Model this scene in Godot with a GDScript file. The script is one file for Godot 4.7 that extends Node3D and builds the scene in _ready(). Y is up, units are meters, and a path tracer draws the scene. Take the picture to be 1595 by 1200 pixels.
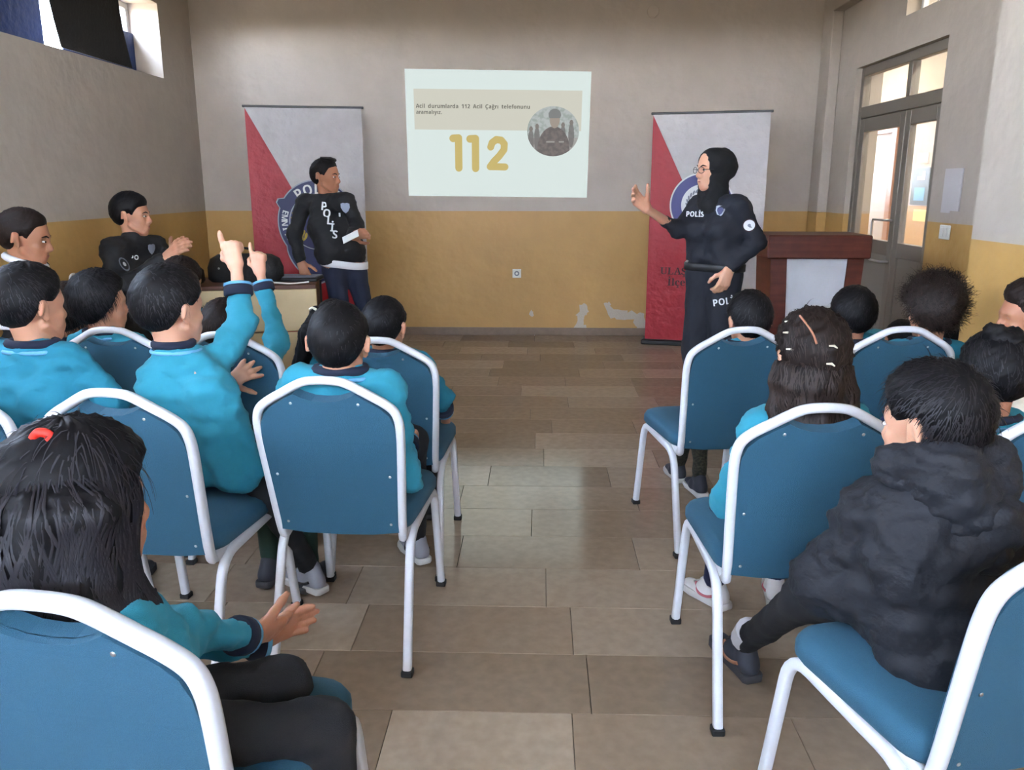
extends Node3D
# ---------------------------------------------------------------- camera model (1595x1200)
const FPX := 1280.0
const EYE := Vector3(0, 1.42, 0)
var cam_basis := Basis.IDENTITY
var M := {}
var used := {}

func ray(px: float, py: float) -> Vector3:
	return (cam_basis * Vector3(px - 797.5, 600.0 - py, -FPX)).normalized()
func pz(px: float, py: float, z: float) -> Vector3:      # pixel to the upright plane at depth z
	var d := ray(px, py)
	return EYE + d * (z / d.z)
func py(px: float, p: float, y: float) -> Vector3:       # pixel to the level plane at height y
	var d := ray(px, p)
	return EYE + d * ((y - EYE.y) / d.y)
func pxx(px: float, p: float, x: float) -> Vector3:      # pixel to a side wall
	var d := ray(px, p)
	return EYE + d * (x / d.x)

func _ready():
	# ---------------- camera
	cam_basis = Basis(Vector3.UP, atan(42.0 / FPX)) * Basis(Vector3.RIGHT, -atan(310.0 / FPX))
	var cam := Camera3D.new()
	cam.name = "camera"
	cam.fov = rad_to_deg(2.0 * atan(600.0 / FPX))
	cam.near = 0.05
	cam.far = 200.0
	cam.transform = Transform3D(cam_basis, EYE)
	add_child(cam)
	cam.current = true
	# ---------------- sky and exposure
	var env := Environment.new()
	env.background_mode = Environment.BG_SKY
	var sky := Sky.new()
	var sm := ProceduralSkyMaterial.new()
	sm.sky_top_color = Color(0.80, 0.88, 1.0)
	sm.sky_horizon_color = Color(0.93, 0.95, 0.98)
	sm.ground_bottom_color = Color(0.42, 0.40, 0.37)
	sm.ground_horizon_color = Color(0.60, 0.58, 0.55)
	sm.sky_energy_multiplier = SKY_E
	sm.ground_energy_multiplier = SKY_E
	sky.sky_material = sm
	env.sky = sky
	env.tonemap_mode = Environment.TONE_MAPPER_LINEAR
	env.tonemap_exposure = EXPOSURE
	env.sdfgi_enabled = true
	env.ssao_enabled = true
	env.ssil_enabled = true
	var we := WorldEnvironment.new()
	we.name = "world_environment"
	we.environment = env
	add_child(we)
	# ---------------- everything else
	make_materials()
	build_shell()
	build_floor()
	build_windows()
	build_door()
	build_corridor()
	build_wall_details()
	build_slide()
	build_banners()
	build_podium()
	build_table()
	build_chairs()
	build_stools()
	print("room built ", Time.get_ticks_msec())
	build_people()
	print("people built ", Time.get_ticks_msec())

const SKY_E := 9.5
const EXPOSURE := 0.84

# ---------------------------------------------------------------- naming and tagging
func numbered(called: String) -> String:
	var n: int = used.get(called, -1) + 1
	used[called] = n
	return called if n == 0 else "%s_%03d" % [called, n]
func tag(o: Node, label: String, category: String, group := ""):
	o.set_meta("label", label)
	o.set_meta("category", category)
	if group != "":
		o.set_meta("group", group)
func thing(called: String, label: String, category: String, at := Vector3.ZERO, turn := 0.0, group := "") -> Node3D:
	var o := Node3D.new()
	o.name = numbered(called)
	add_child(o)
	o.position = at
	o.rotation.y = turn
	tag(o, label, category, group)
	return o
func obj(called: String, mesh: Mesh, m: Material, parent: Node = null, xf := Transform3D.IDENTITY) -> MeshInstance3D:
	var o := MeshInstance3D.new()
	o.mesh = mesh
	o.material_override = m
	o.transform = xf
	o.cast_shadow = GeometryInstance3D.SHADOW_CASTING_SETTING_ON
	if parent == null:
		o.name = numbered(called)
		add_child(o)
	else:
		o.name = called
		parent.add_child(o, true)
	return o
func struct(called: String, mesh: Mesh, m: Material, parent: Node = null, xf := Transform3D.IDENTITY) -> MeshInstance3D:
	var o := obj(called, mesh, m, parent, xf)
	if parent == null:
		o.set_meta("kind", "structure")
	return o

# ---------------------------------------------------------------- mesh collector (triangles given counter-clockwise seen from outside)
class MB:
	var st := SurfaceTool.new()
	var g := 0
	func _init():
		st.begin(Mesh.PRIMITIVE_TRIANGLES)
	func tri(a: Vector3, b: Vector3, c: Vector3, ua := Vector2.ZERO, ub := Vector2.ZERO, uc := Vector2.ZERO):
		st.set_smooth_group(g)
		st.set_uv(ua); st.add_vertex(a)
		st.set_smooth_group(g)
		st.set_uv(uc); st.add_vertex(c)
		st.set_smooth_group(g)
		st.set_uv(ub); st.add_vertex(b)
	func quad(a: Vector3, b: Vector3, c: Vector3, d: Vector3):
		tri(a, b, c)
		tri(a, c, d)
	func done() -> ArrayMesh:
		st.generate_normals()
		st.index()
		return st.commit()
	func box(lo: Vector3, hi: Vector3, e := 0.0):
		# chamfered box
		g = -1
		if e <= 0.0:
			var p := [Vector3(lo.x, lo.y, lo.z), Vector3(hi.x, lo.y, lo.z), Vector3(hi.x, hi.y, lo.z), Vector3(lo.x, hi.y, lo.z), Vector3(lo.x, lo.y, hi.z), Vector3(hi.x, lo.y, hi.z), Vector3(hi.x, hi.y, hi.z), Vector3(lo.x, hi.y, hi.z)]
			quad(p[0], p[3], p[2], p[1]); quad(p[4], p[5], p[6], p[7]); quad(p[0], p[4], p[7], p[3])
			quad(p[1], p[2], p[6], p[5]); quad(p[3], p[7], p[6], p[2]); quad(p[0], p[1], p[5], p[4])
			return
		var c := (lo + hi) * 0.5
		var s := (hi - lo) * 0.5
		var q := s - Vector3.ONE * e
		for ax in 3:
			for sg in [-1.0, 1.0]:
				var u := (ax + 1) % 3
				var v := (ax + 2) % 3
				var pts := []
				for k in [[-1, -1], [1, -1], [1, 1], [-1, 1]]:
					var w := Vector3.ZERO
					w[ax] = s[ax] * sg
					w[u] = q[u] * k[0]
					w[v] = q[v] * k[1]
					pts.append(c + w)
				if sg > 0: quad(pts[0], pts[1], pts[2], pts[3])
				else: quad(pts[3], pts[2], pts[1], pts[0])
		for ax in 3:
			var u := (ax + 1) % 3
			var v := (ax + 2) % 3
			for su in [-1.0, 1.0]:
				for sv in [-1.0, 1.0]:
					var P := []
					for k in [[-1, 0], [1, 0], [1, 1], [-1, 1]]:
						var w := Vector3.ZERO
						w[ax] = q[ax] * k[0]
						w[u] = (s[u] if k[1] == 0 else q[u]) * su
						w[v] = (q[v] if k[1] == 0 else s[v]) * sv
						P.append(c + w)
					var n: Vector3 = (P[1] - P[0]).cross(P[2] - P[0])
					if n[u] * su + n[v] * sv > 0: quad(P[0], P[1], P[2], P[3])
					else: quad(P[3], P[2], P[1], P[0])
		for sx in [-1.0, 1.0]:
			for sy in [-1.0, 1.0]:
				for sz in [-1.0, 1.0]:
					var sg := Vector3(sx, sy, sz)
					var a := c + Vector3(s.x, q.y, q.z) * sg
					var b := c + Vector3(q.x, s.y, q.z) * sg
					var d := c + Vector3(q.x, q.y, s.z) * sg
					if sx * sy * sz > 0: tri(a, b, d)
					else: tri(a, d, b)
	func loft(rings: Array, caps := true, closed := true):
		# rings: arrays of Vector3, each counter-clockwise seen from the end they run towards
		g = 0
		for j in rings.size() - 1:
			var A = rings[j]
			var B = rings[j + 1]
			var n: int = A.size()
			for i in (n if closed else n - 1):
				var k: int = (i + 1) % n
				quad(A[i], A[k], B[k], B[i])
		if caps:
			g = 1
			cap(rings[0], true)
			cap(rings[rings.size() - 1], false)
	func cap(r: Array, flip: bool):
		var c := Vector3.ZERO
		for p in r: c += p
		c /= r.size()
		for i in r.size():
			var k := (i + 1) % r.size()
			if flip: tri(c, r[k], r[i])
			else: tri(c, r[i], r[k])
	func sweep(path: Array, prof: Array, up: Vector3, caps := true, closed_path := false, radii := []):
		# prof: Array of Vector2 (side, up); frames keep the given up as near as they can
		var rings := []
		var n := path.size()
		for i in n:
			var a: Vector3 = path[(i - 1 + n) % n] if (i > 0 or closed_path) else path[0]
			var b: Vector3 = path[(i + 1) % n] if (i < n - 1 or closed_path) else path[n - 1]
			var d := (b - a).normalized()
			var s := d.cross(up)
			if s.length() < 0.01: s = d.cross(Vector3(0.3, 0.2, 1))
			s = s.normalized()
			var u := s.cross(d)
			var k: float = radii[i] if radii.size() > 0 else 1.0
			var r := []
			for q in prof:
				r.append(path[i] + s * q.x * k + u * q.y * k)
			rings.append(r)
		if closed_path: rings.append(rings[0])
		loft(rings, caps and not closed_path)
	func tube(path: Array, radii, segs := 8, caps := true, closed_path := false):
		# parallel-transport round tube
		var n := path.size()
		var rings := []
		var u := Vector3.ZERO
		for i in n:
			var a: Vector3 = path[(i - 1 + n) % n] if (i > 0 or closed_path) else path[0]
			var b: Vector3 = path[(i + 1) % n] if (i < n - 1 or closed_path) else path[n - 1]
			var d := (b - a).normalized()
			if u == Vector3.ZERO:
				u = d.cross(Vector3(0.31, 0.17, 0.93))
			u = (u - d * u.dot(d)).normalized()
			var v := d.cross(u)
			var r: float = radii[i] if radii is Array or radii is PackedFloat32Array else radii
			var ring := []
			for k in segs:
				var t := TAU * k / segs
				ring.append(path[i] + u * cos(t) * r + v * sin(t) * r)
			rings.append(ring)
		if closed_path: rings.append(rings[0])
		loft(rings, caps and not closed_path)
	func prism(poly: PackedVector2Array, depth: float, xf := Transform3D.IDENTITY, e := 0.0):
		# polygon in xy (counter-clockwise), extruded from z=0 to z=depth
		g = -1
		var P := poly
		if Geometry2D.is_polygon_clockwise(P):
			P = P.duplicate(); P.reverse()
		var ids := Geometry2D.triangulate_polygon(P)
		var top := P
		if e > 0.0:
			var off := Geometry2D.offset_polygon(P, -e, Geometry2D.JOIN_MITER)
			if off.size() == 1 and off[0].size() == P.size():
				top = off[0]
				if Geometry2D.is_polygon_clockwise(top): top.reverse()
				var best := 0
				for k in top.size():
					if top[k].distance_to(P[0]) < top[best].distance_to(P[0]): best = k
				var tt := PackedVector2Array()
				for k in top.size(): tt.append(top[(k + best) % top.size()])
				top = tt
			else:
				e = 0.0
		for t in range(0, ids.size(), 3):
			var a := P[ids[t]]; var b := P[ids[t + 1]]; var c := P[ids[t + 2]]
			if (b - a).cross(c - a) < 0:
				var s := b; b = c; c = s
			tri(xf * Vector3(c.x, c.y, 0), xf * Vector3(b.x, b.y, 0), xf * Vector3(a.x, a.y, 0))
			a = top[ids[t]]; b = top[ids[t + 1]]; c = top[ids[t + 2]]
			if (b - a).cross(c - a) < 0:
				var s2 := b; b = c; c = s2
			tri(xf * Vector3(a.x, a.y, depth), xf * Vector3(b.x, b.y, depth), xf * Vector3(c.x, c.y, depth))
		for i in P.size():
			var j := (i + 1) % P.size()
			var zt := depth - e
			quad(xf * Vector3(P[i].x, P[i].y, 0), xf * Vector3(P[j].x, P[j].y, 0), xf * Vector3(P[j].x, P[j].y, zt), xf * Vector3(P[i].x, P[i].y, zt))
			if e > 0.0:
				quad(xf * Vector3(P[i].x, P[i].y, zt), xf * Vector3(P[j].x, P[j].y, zt), xf * Vector3(top[j].x, top[j].y, depth), xf * Vector3(top[i].x, top[i].y, depth))
	func ball(c: Vector3, r: Vector3, segs := 10, rows := 7):
		var rings := []
		for j in rows + 1:
			var t := PI * j / rows
			var ring := []
			for k in segs:
				var a := -TAU * k / segs
				ring.append(c + Vector3(cos(a) * sin(t) * r.x, -cos(t) * r.y, sin(a) * sin(t) * r.z))
			rings.append(ring)
		loft(rings, false)

func bxm(lo: Vector3, hi: Vector3, e := 0.0) -> ArrayMesh:
	var b := MB.new()
	b.box(lo, hi, e)
	return b.done()
func polym(poly: PackedVector2Array, depth: float, e := 0.0) -> ArrayMesh:
	var b := MB.new()
	b.prism(poly, depth, Transform3D.IDENTITY, e)
	return b.done()
func disc(r: float, n := 40, rx := 1.0) -> PackedVector2Array:
	var p := PackedVector2Array()
	for k in n: p.append(Vector2(cos(TAU * k / n) * r * rx, sin(TAU * k / n) * r))
	return p
func ringm(r0: float, r1: float, depth: float, n := 56) -> ArrayMesh:   # flat ring in xy
	var b := MB.new()
	b.g = -1
	for k in n:
		var a := TAU * k / n
		var c := TAU * (k + 1) / n
		var p := Vector3(cos(a), sin(a), 0); var q := Vector3(cos(c), sin(c), 0)
		var d := Vector3(0, 0, depth)
		b.quad(p * r0 + d, p * r1 + d, q * r1 + d, q * r0 + d)
		b.quad(p * r1, q * r1, q * r1 + d, p * r1 + d)
		b.quad(q * r0, p * r0, p * r0 + d, q * r0 + d)
	return b.done()
func rrect(w: float, h: float, r: float, n := 4) -> Array:   # rounded rectangle outline, counter-clockwise
	var o := []
	for k in 4:
		var cx: float = (w / 2 - r) * [1, -1, -1, 1][k]
		var cy: float = (h / 2 - r) * [1, 1, -1, -1][k]
		for i in n + 1:
			var a := PI / 2 * (k + float(i) / n)
			o.append(Vector2(cx + cos(a) * r, cy + sin(a) * r))
	return o
func fillet(p: Array, r: float, n := 5) -> Array:     # polyline with rounded bends
	var o := [p[0]]
	for i in range(1, p.size() - 1):
		var a: Vector3 = p[i - 1]; var b: Vector3 = p[i]; var c: Vector3 = p[i + 1]
		var k: float = min(r, min(a.distance_to(b), b.distance_to(c)) * 0.48)
		var s := b + (a - b).normalized() * k
		var e := b + (c - b).normalized() * k
		for j in n + 1:
			var t := float(j) / n
			o.append(s.lerp(b, t).lerp(b.lerp(e, t), t))
	o.append(p[p.size() - 1])
	return o
func smooth_path(p: Array, per := 5) -> Array:        # Catmull-Rom through the points
	var o := []
	for i in p.size() - 1:
		var a: Vector3 = p[max(i - 1, 0)]; var b: Vector3 = p[i]; var c: Vector3 = p[i + 1]; var d: Vector3 = p[min(i + 2, p.size() - 1)]
		for j in per:
			o.append(b.cubic_interpolate(c, a, d, float(j) / per))
	o.append(p[p.size() - 1])
	return o
var the_fonts := {}
func textm(text: String, height: float, depth := 0.002, font := "Droid Sans", bold := true) -> TextMesh:
	var key := font + str(bold)
	if not the_fonts.has(key):
		var f := SystemFont.new()
		f.font_names = PackedStringArray([font])
		f.font_weight = 700 if bold else 400
		the_fonts[key] = f
	var t := TextMesh.new()
	t.font = the_fonts[key]
	t.text = text
	t.font_size = 48
	t.pixel_size = height / 34.0
	t.depth = depth
	t.curve_step = 1.0
	return t

# ---------------------------------------------------------------- materials
func noise_image(size: int, freq: float, seed_: int, oct := 4, kind := FastNoiseLite.TYPE_SIMPLEX_SMOOTH) -> Image:
	var n := FastNoiseLite.new()
	n.noise_type = kind
	n.seed = seed_
	n.frequency = freq
	n.fractal_octaves = oct
	return n.get_seamless_image(size, size)
func tint_tex(img: Image, a: Color, b: Color) -> ImageTexture:
	var o := Image.create(img.get_width(), img.get_height(), false, Image.FORMAT_RGB8)
	for y in img.get_height():
		for x in img.get_width():
			o.set_pixel(x, y, a.lerp(b, img.get_pixel(x, y).r))
	return ImageTexture.create_from_image(o)
func normal_tex(img: Image, s: float) -> ImageTexture:
	var i: Image = img.duplicate()
	i.convert(Image.FORMAT_RGBA8)
	i.bump_map_to_normal_map(s)
	return ImageTexture.create_from_image(i)
func mat(key: String, c: Color, rough := 0.6, metal := 0.0, spec := 0.5) -> StandardMaterial3D:
	var m := StandardMaterial3D.new()
	m.resource_name = key
	m.albedo_color = c
	m.roughness = rough
	m.metallic = metal
	m.metallic_specular = spec
	M[key] = m
	return m
func c8(r: int, g: int, b: int) -> Color:
	return Color8(r, g, b)
func tri_map(m: StandardMaterial3D, scale: float, albedo: Texture2D = null, normal: Texture2D = null, ns := 1.0, world := false):
	m.uv1_triplanar = true
	m.uv1_world_triplanar = world
	m.uv1_scale = Vector3.ONE * scale
	if albedo: m.albedo_texture = albedo
	if normal:
		m.normal_enabled = true
		m.normal_texture = normal
		m.normal_scale = ns
func make_materials():
	var n1 := noise_image(256, 0.02, 3, 5)
	var n2 := noise_image(256, 0.06, 7, 4)
	var n3 := noise_image(256, 0.2, 11, 3)
	var streak := Image.create(256, 256, false, Image.FORMAT_RGB8)
	for y in 256:
		for x in 256:
			var q := n2.get_pixel((x / 14) % 256, y).r * 0.6 + n1.get_pixel(x, y).r * 0.4
			streak.set_pixel(x, y, Color(q, q, q))
	var plaster := tint_tex(n1, Color(0.95, 0.95, 0.95), Color(1, 1, 1))
	var mottle := tint_tex(n2, Color(0.91, 0.905, 0.90), Color(1, 1, 1))
	var grain := tint_tex(n3, Color(0.86, 0.86, 0.86), Color(1, 1, 1))
	var wood := tint_tex(streak, Color(0.62, 0.55, 0.5), Color(1, 1, 1))
	var nplaster := normal_tex(n2, 2.0)
	var nweave := normal_tex(n3, 6.0)
	var nfold := normal_tex(n1, 8.0)
	tri_map(mat("wall", c8(188, 177, 164), 0.62), 0.5, plaster, nplaster, 0.25, true)
	tri_map(mat("dado", c8(194, 154, 90), 0.5), 0.5, plaster, nplaster, 0.25, true)
	tri_map(mat("ceiling", c8(225, 222, 215), 0.9), 0.5, plaster, nplaster, 0.25, true)
	tri_map(mat("skirting", c8(132, 113, 96), 0.4), 0.8, mottle, null, 1.0, true)
	tri_map(mat("bare_plaster", c8(205, 196, 180), 0.9), 3.0, grain, nplaster, 1.0, true)
	tri_map(mat("hole", c8(90, 84, 74), 0.95), 4.0, grain)
	tri_map(mat("grout", c8(104, 92, 78), 0.8), 2.0, grain, null, 1.0, true)
	var tones := [c8(172, 153, 131), c8(160, 140, 118), c8(148, 129, 108), c8(166, 145, 124), c8(184, 165, 142), c8(155, 137, 115)]
	for k in 6:
		var m := mat("tile%d" % k, tones[k], 0.13, 0.0, 0.5)
		tri_map(m, 1.1, mottle, nplaster, 0.03, true)
		m.uv1_offset = Vector3(k * 0.17, 0, k * 0.31)
	mat("white_frame", c8(212, 212, 214), 0.33)
	tri_map(mat("chair_fabric", c8(37, 86, 109), 0.85), 9.0, grain, nweave, 0.5)
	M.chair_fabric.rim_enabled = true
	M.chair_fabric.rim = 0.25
	mat("rubber", c8(24, 23, 22), 0.7)
	mat("steel", c8(200, 200, 200), 0.3, 0.9)
	mat("alu", c8(132, 124, 114), 0.45, 0.3)
	mat("alu_panel", c8(142, 136, 126), 0.5, 0.1)
	var gl := mat("glass", Color(0.93, 0.97, 0.95, 0.10), 0.03)
	gl.transparency = BaseMaterial3D.TRANSPARENCY_ALPHA
	mat("window_frame", c8(225, 228, 230), 0.4)
	tri_map(mat("blue_board", c8(32, 58, 116), 0.45), 2.0, mottle, nfold, 0.3)
	tri_map(mat("black_cloth", c8(36, 33, 32), 0.9), 4.0, grain, nfold, 0.4)
	tri_map(mat("red_wood", c8(104, 50, 36), 0.4), 1.6, wood, null, 1.0)
	tri_map(mat("table_wood", c8(112, 68, 44), 0.4), 1.6, wood, null, 1.0)
	tri_map(mat("table_front", c8(206, 184, 140), 0.5), 1.0, plaster, null, 1.0)
	tri_map(mat("podium_panel", c8(205, 205, 208), 0.35), 0.8, plaster)
	mat("black_metal", c8(26, 26, 27), 0.4, 0.3)
	tri_map(mat("banner_white", c8(192, 188, 188), 0.55), 1.5, plaster, nfold, 0.35)
	tri_map(mat("banner_red", c8(164, 19, 36), 0.5), 1.5, plaster, nfold, 0.35)
	mat("navy_print", c8(26, 32, 84), 0.5)
	mat("blue_print", c8(66, 66, 128), 0.5)
	mat("white_print", c8(214, 214, 216), 0.5)
	mat("silver_print", c8(150, 156, 172), 0.5)
	mat("gold_print", c8(170, 146, 40), 0.5)
	mat("black_print", c8(44, 12, 18), 0.6)
	mat("grey_print", c8(120, 124, 136), 0.6)
	mat("plastic_white", c8(228, 228, 222), 0.4)
	mat("paper", c8(198, 194, 194), 0.8)
	mat("black_plastic", c8(20, 20, 22), 0.5)
	tri_map(mat("bag", c8(22, 21, 22), 0.7), 6.0, grain, nfold, 0.8)
	tri_map(mat("poster_dark", c8(24, 52, 66), 0.5), 3.0, mottle)
	mat("poster_blue", c8(70, 150, 190), 0.5)
	mat("door_brown", c8(150, 100, 66), 0.5)
	mat("yellow_paint", c8(236, 222, 130), 0.6)
	# people
	tri_map(mat("sweater", c8(44, 144, 166), 0.9), 14.0, grain, nweave, 0.45)
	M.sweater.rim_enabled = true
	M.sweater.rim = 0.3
	tri_map(mat("sweater_deep", c8(34, 128, 152), 0.9), 14.0, grain, nweave, 0.45)
	mat("navy_knit", c8(18, 26, 46), 0.9)
	mat("stripe_knit", c8(98, 158, 196), 0.9)
	tri_map(mat("black_trousers", c8(20, 20, 24), 0.85), 10.0, grain, nweave, 0.4)
	tri_map(mat("navy_trousers", c8(22, 34, 74), 0.85), 10.0, grain, nweave, 0.4)
	tri_map(mat("green_trousers", c8(24, 48, 34), 0.85), 10.0, grain, nweave, 0.4)
	tri_map(mat("camo_trousers", c8(66, 62, 46), 0.85), 5.0, tint_tex(noise_image(256, 0.05, 19, 2), Color(0.2, 0.2, 0.2), Color(1.2, 1.2, 1.1)), nweave, 0.4)
	tri_map(mat("jacket", c8(16, 18, 27), 0.78), 9.0, grain, nfold, 0.7)
	tri_map(mat("uniform", c8(17, 20, 32), 0.8), 9.0, grain, nweave, 0.4)
	tri_map(mat("uniform_black", c8(18, 18, 22), 0.75), 9.0, grain, nweave, 0.4)
	tri_map(mat("jeans", c8(22, 30, 52), 0.85), 9.0, grain, nweave, 0.4)
	tri_map(mat("scarf", c8(14, 14, 18), 0.9), 9.0, grain, nweave, 0.4)
	var skins := [c8(198, 148, 120), c8(186, 134, 105), c8(164, 112, 84)]
	for k in 3:
		var m := mat("skin%d" % k, skins[k], 0.55)
		m.subsurf_scatter_enabled = true
		m.subsurf_scatter_strength = 0.12
	mat("lips", c8(160, 88, 80), 0.5)
	tri_map(mat("hair_black", c8(15, 13, 15), 0.6, 0.0, 0.3), 10.0, grain)
	tri_map(mat("hair_brown", c8(30, 21, 18), 0.6, 0.0, 0.3), 10.0, grain)
	mat("strand_black", c8(29, 26, 30), 0.55, 0.0, 0.4)
	mat("strand_brown", c8(42, 30, 25), 0.55, 0.0, 0.4)
	mat("eye_white", c8(220, 214, 208), 0.3)
	mat("eye_dark", c8(30, 20, 16), 0.2)
	mat("sneaker_grey", c8(140, 140, 146), 0.6)
	mat("sneaker_white", c8(206, 200, 196), 0.6)
	mat("sneaker_pink", c8(186, 96, 104), 0.6)
	mat("sneaker_dark", c8(44, 46, 54), 0.7)
	mat("sneaker_tan", c8(150, 104, 74), 0.7)
	mat("sole_dark", c8(58, 56, 58), 0.8)
	mat("sole_light", c8(200, 196, 190), 0.7)
	mat("red_elastic", c8(206, 40, 24), 0.6)
	mat("clip", c8(222, 214, 190), 0.3)
	mat("cream_cloth", c8(222, 206, 184), 0.8)
# ---------------------------------------------------------------- room shell
const XL := -3.2
const XR := 2.6
const XP := 1.93      # face of the near right wall
const ZB := -7.95
const ZP := -3.79     # where the near right wall starts
const ZN := 3.2
const CEIL := 3.45
const DADO := 1.19

# wall across x (normal along x): boxes between x0 and x1 that leave the openings [z0, z1, y0, y1] free
func wall_cells(b: MB, axis: int, t0: float, t1: float, a0: float, a1: float, y0: float, y1: float, holes: Array):
	var as_ := [a0, a1]; var ys := [y0, y1]
	for h in holes:
		for v in [h[0], h[1]]:
			if v > a0 and v < a1: as_.append(v)
		for v in [h[2], h[3]]:
			if v > y0 and v < y1: ys.append(v)
	as_.sort(); ys.sort()
	for i in as_.size() - 1:
		for j in ys.size() - 1:
			if as_[i + 1] - as_[i] < 1e-5 or ys[j + 1] - ys[j] < 1e-5: continue
			var ca: float = (as_[i] + as_[i + 1]) / 2; var cy: float = (ys[j] + ys[j + 1]) / 2
			var free := false
			for h in holes:
				if ca > h[0] and ca < h[1] and cy > h[2] and cy < h[3]: free = true
			if free: continue
			if axis == 0: b.box(Vector3(t0, ys[j], as_[i]), Vector3(t1, ys[j + 1], as_[i + 1]))
			else: b.box(Vector3(as_[i], ys[j], t0), Vector3(as_[i + 1], ys[j + 1], t1))
func wall(called: String, axis: int, t0: float, t1: float, a0: float, a1: float, holes: Array, upper := "wall", lower := "dado", top := CEIL):
	var u := MB.new()
	wall_cells(u, axis, t0, t1, a0, a1, DADO, top, holes)
	var w := struct(called, u.done(), M[upper])
	var d := MB.new()
	wall_cells(d, axis, t0, t1, a0, a1, 0.0, DADO, holes)
	obj("painted_dado", d.done(), M[lower], w)

const WIN := [[-7.30, -4.55], [-3.5, -2.0], [-0.2, 1.9]]
const WY0 := 2.31
const WY1 := 2.90
const DOOR := [-7.27, -5.70, 0.0, 2.36]
const TRANSOM := [-6.40, -4.3, 2.60, 3.1]
const RWIN := [-0.4, 2.6, 2.30, 3.0]
const REAR := [[-2.8, 1.6]]
func build_shell():
	var lh := []
	for w in WIN: lh.append([w[0], w[1], WY0, WY1])
	wall("wall_left", 0, XL - 0.32, XL, ZB - 0.25, ZN + 0.25, lh)
	wall("wall_back", 1, ZB - 0.25, ZB, XL, XR, [])
	wall("wall_right", 0, XR, XR + 0.22, ZB - 0.25, ZP - 0.0, [DOOR, TRANSOM])
	wall("wall_near_right", 0, XP, XR + 0.22, ZP, ZN + 0.25, [RWIN])
	var rh := []
	for r in REAR: rh.append([r[0], r[1], 2.35, 2.85])
	wall("wall_rear", 1, ZN, ZN + 0.25, XL, XP, rh)
	struct("ceiling", bxm(Vector3(XL - 0.32, CEIL, ZB - 0.25), Vector3(XR + 0.22, CEIL + 0.2, ZN + 0.25)), M.ceiling)
	# skirting of floor stone
	var e := 0.004
	struct("baseboard_back", bxm(Vector3(XL + 0.013, 0, ZB), Vector3(XR - 0.013, 0.075, ZB + 0.014), e), M.skirting)
	struct("baseboard_left", bxm(Vector3(XL, 0, ZB), Vector3(XL + 0.012, 0.075, ZN), e), M.skirting)
	struct("baseboard_right", bxm(Vector3(XR - 0.012, 0, DOOR[1]), Vector3(XR, 0.075, ZP), e), M.skirting)
	struct("baseboard_near_right", bxm(Vector3(XP - 0.012, 0, ZP), Vector3(XP, 0.075, ZN), e), M.skirting)
	# boxed pipe in the far right corner and the beam over the door wall
	var c := struct("trim_1", bxm(Vector3(XR - 0.09, DADO, ZB), Vector3(XR, CEIL, ZB + 0.26), 0.006), M.wall)
	obj("painted_dado", bxm(Vector3(XR - 0.09, 0, ZB), Vector3(XR, DADO, ZB + 0.26), 0.006), M.dado, c)
	struct("trim_2", bxm(Vector3(XR - 0.10, 2.88, ZB + 0.26), Vector3(XR, CEIL, ZP), 0.004), M.wall)

func build_floor():
	var f := struct("floor", bxm(Vector3(XL - 0.32, -0.12, ZB - 0.25), Vector3(XR + 0.22, -0.014, ZN + 0.25)), M.grout)
	# stone tiles in courses across the room: 0.295 m deep, mixed lengths, joints off
	var rng := RandomNumberGenerator.new()
	rng.seed = 5
	var meshes := {}
	var z := -2.002 + 0.295 * 3.0
	var rows := []
	while z > ZB - 0.01:
		rows.append(z)
		z -= 0.295
	for r in rows.size():
		var z1: float = rows[r]
		var z0: float = max(z1 - 0.295, ZB)
		if z1 - z0 < 0.03: continue
		var x := XL - rng.randf() * 0.5
		while x < XR:
			var len_: float = [0.5, 0.6, 0.7, 0.82][rng.randi() % 4]
			var x0: float = max(x, XL); var x1: float = min(x + len_, XR)
			x += len_
			if x1 - x0 < 0.04: continue
			if z1 - 0.295 < -1e9: continue
			var key := "%.3f_%.3f" % [x1 - x0, z1 - z0]
			if not meshes.has(key):
				var hx := (x1 - x0) / 2 - 0.0009; var hz := (z1 - z0) / 2 - 0.0009
				meshes[key] = bxm(Vector3(-hx, -0.014, -hz), Vector3(hx, 0, hz), 0.0012)
			var k: int = [0, 1, 2, 3, 3, 1, 5, 5, 0, 4][rng.randi() % 10]
			if x0 > XP and z1 > ZP: continue
			obj("tile", meshes[key], M["tile%d" % k], f, Transform3D(Basis.IDENTITY, Vector3((x0 + x1) / 2, 0, (z0 + z1) / 2)))
	# the floor behind the viewer, too near to the lens to be seen
	obj("tiling", bxm(Vector3(XL, -0.014, rows[0] + 0.001), Vector3(XP, 0, ZN)), M.tile1, f)

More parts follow.
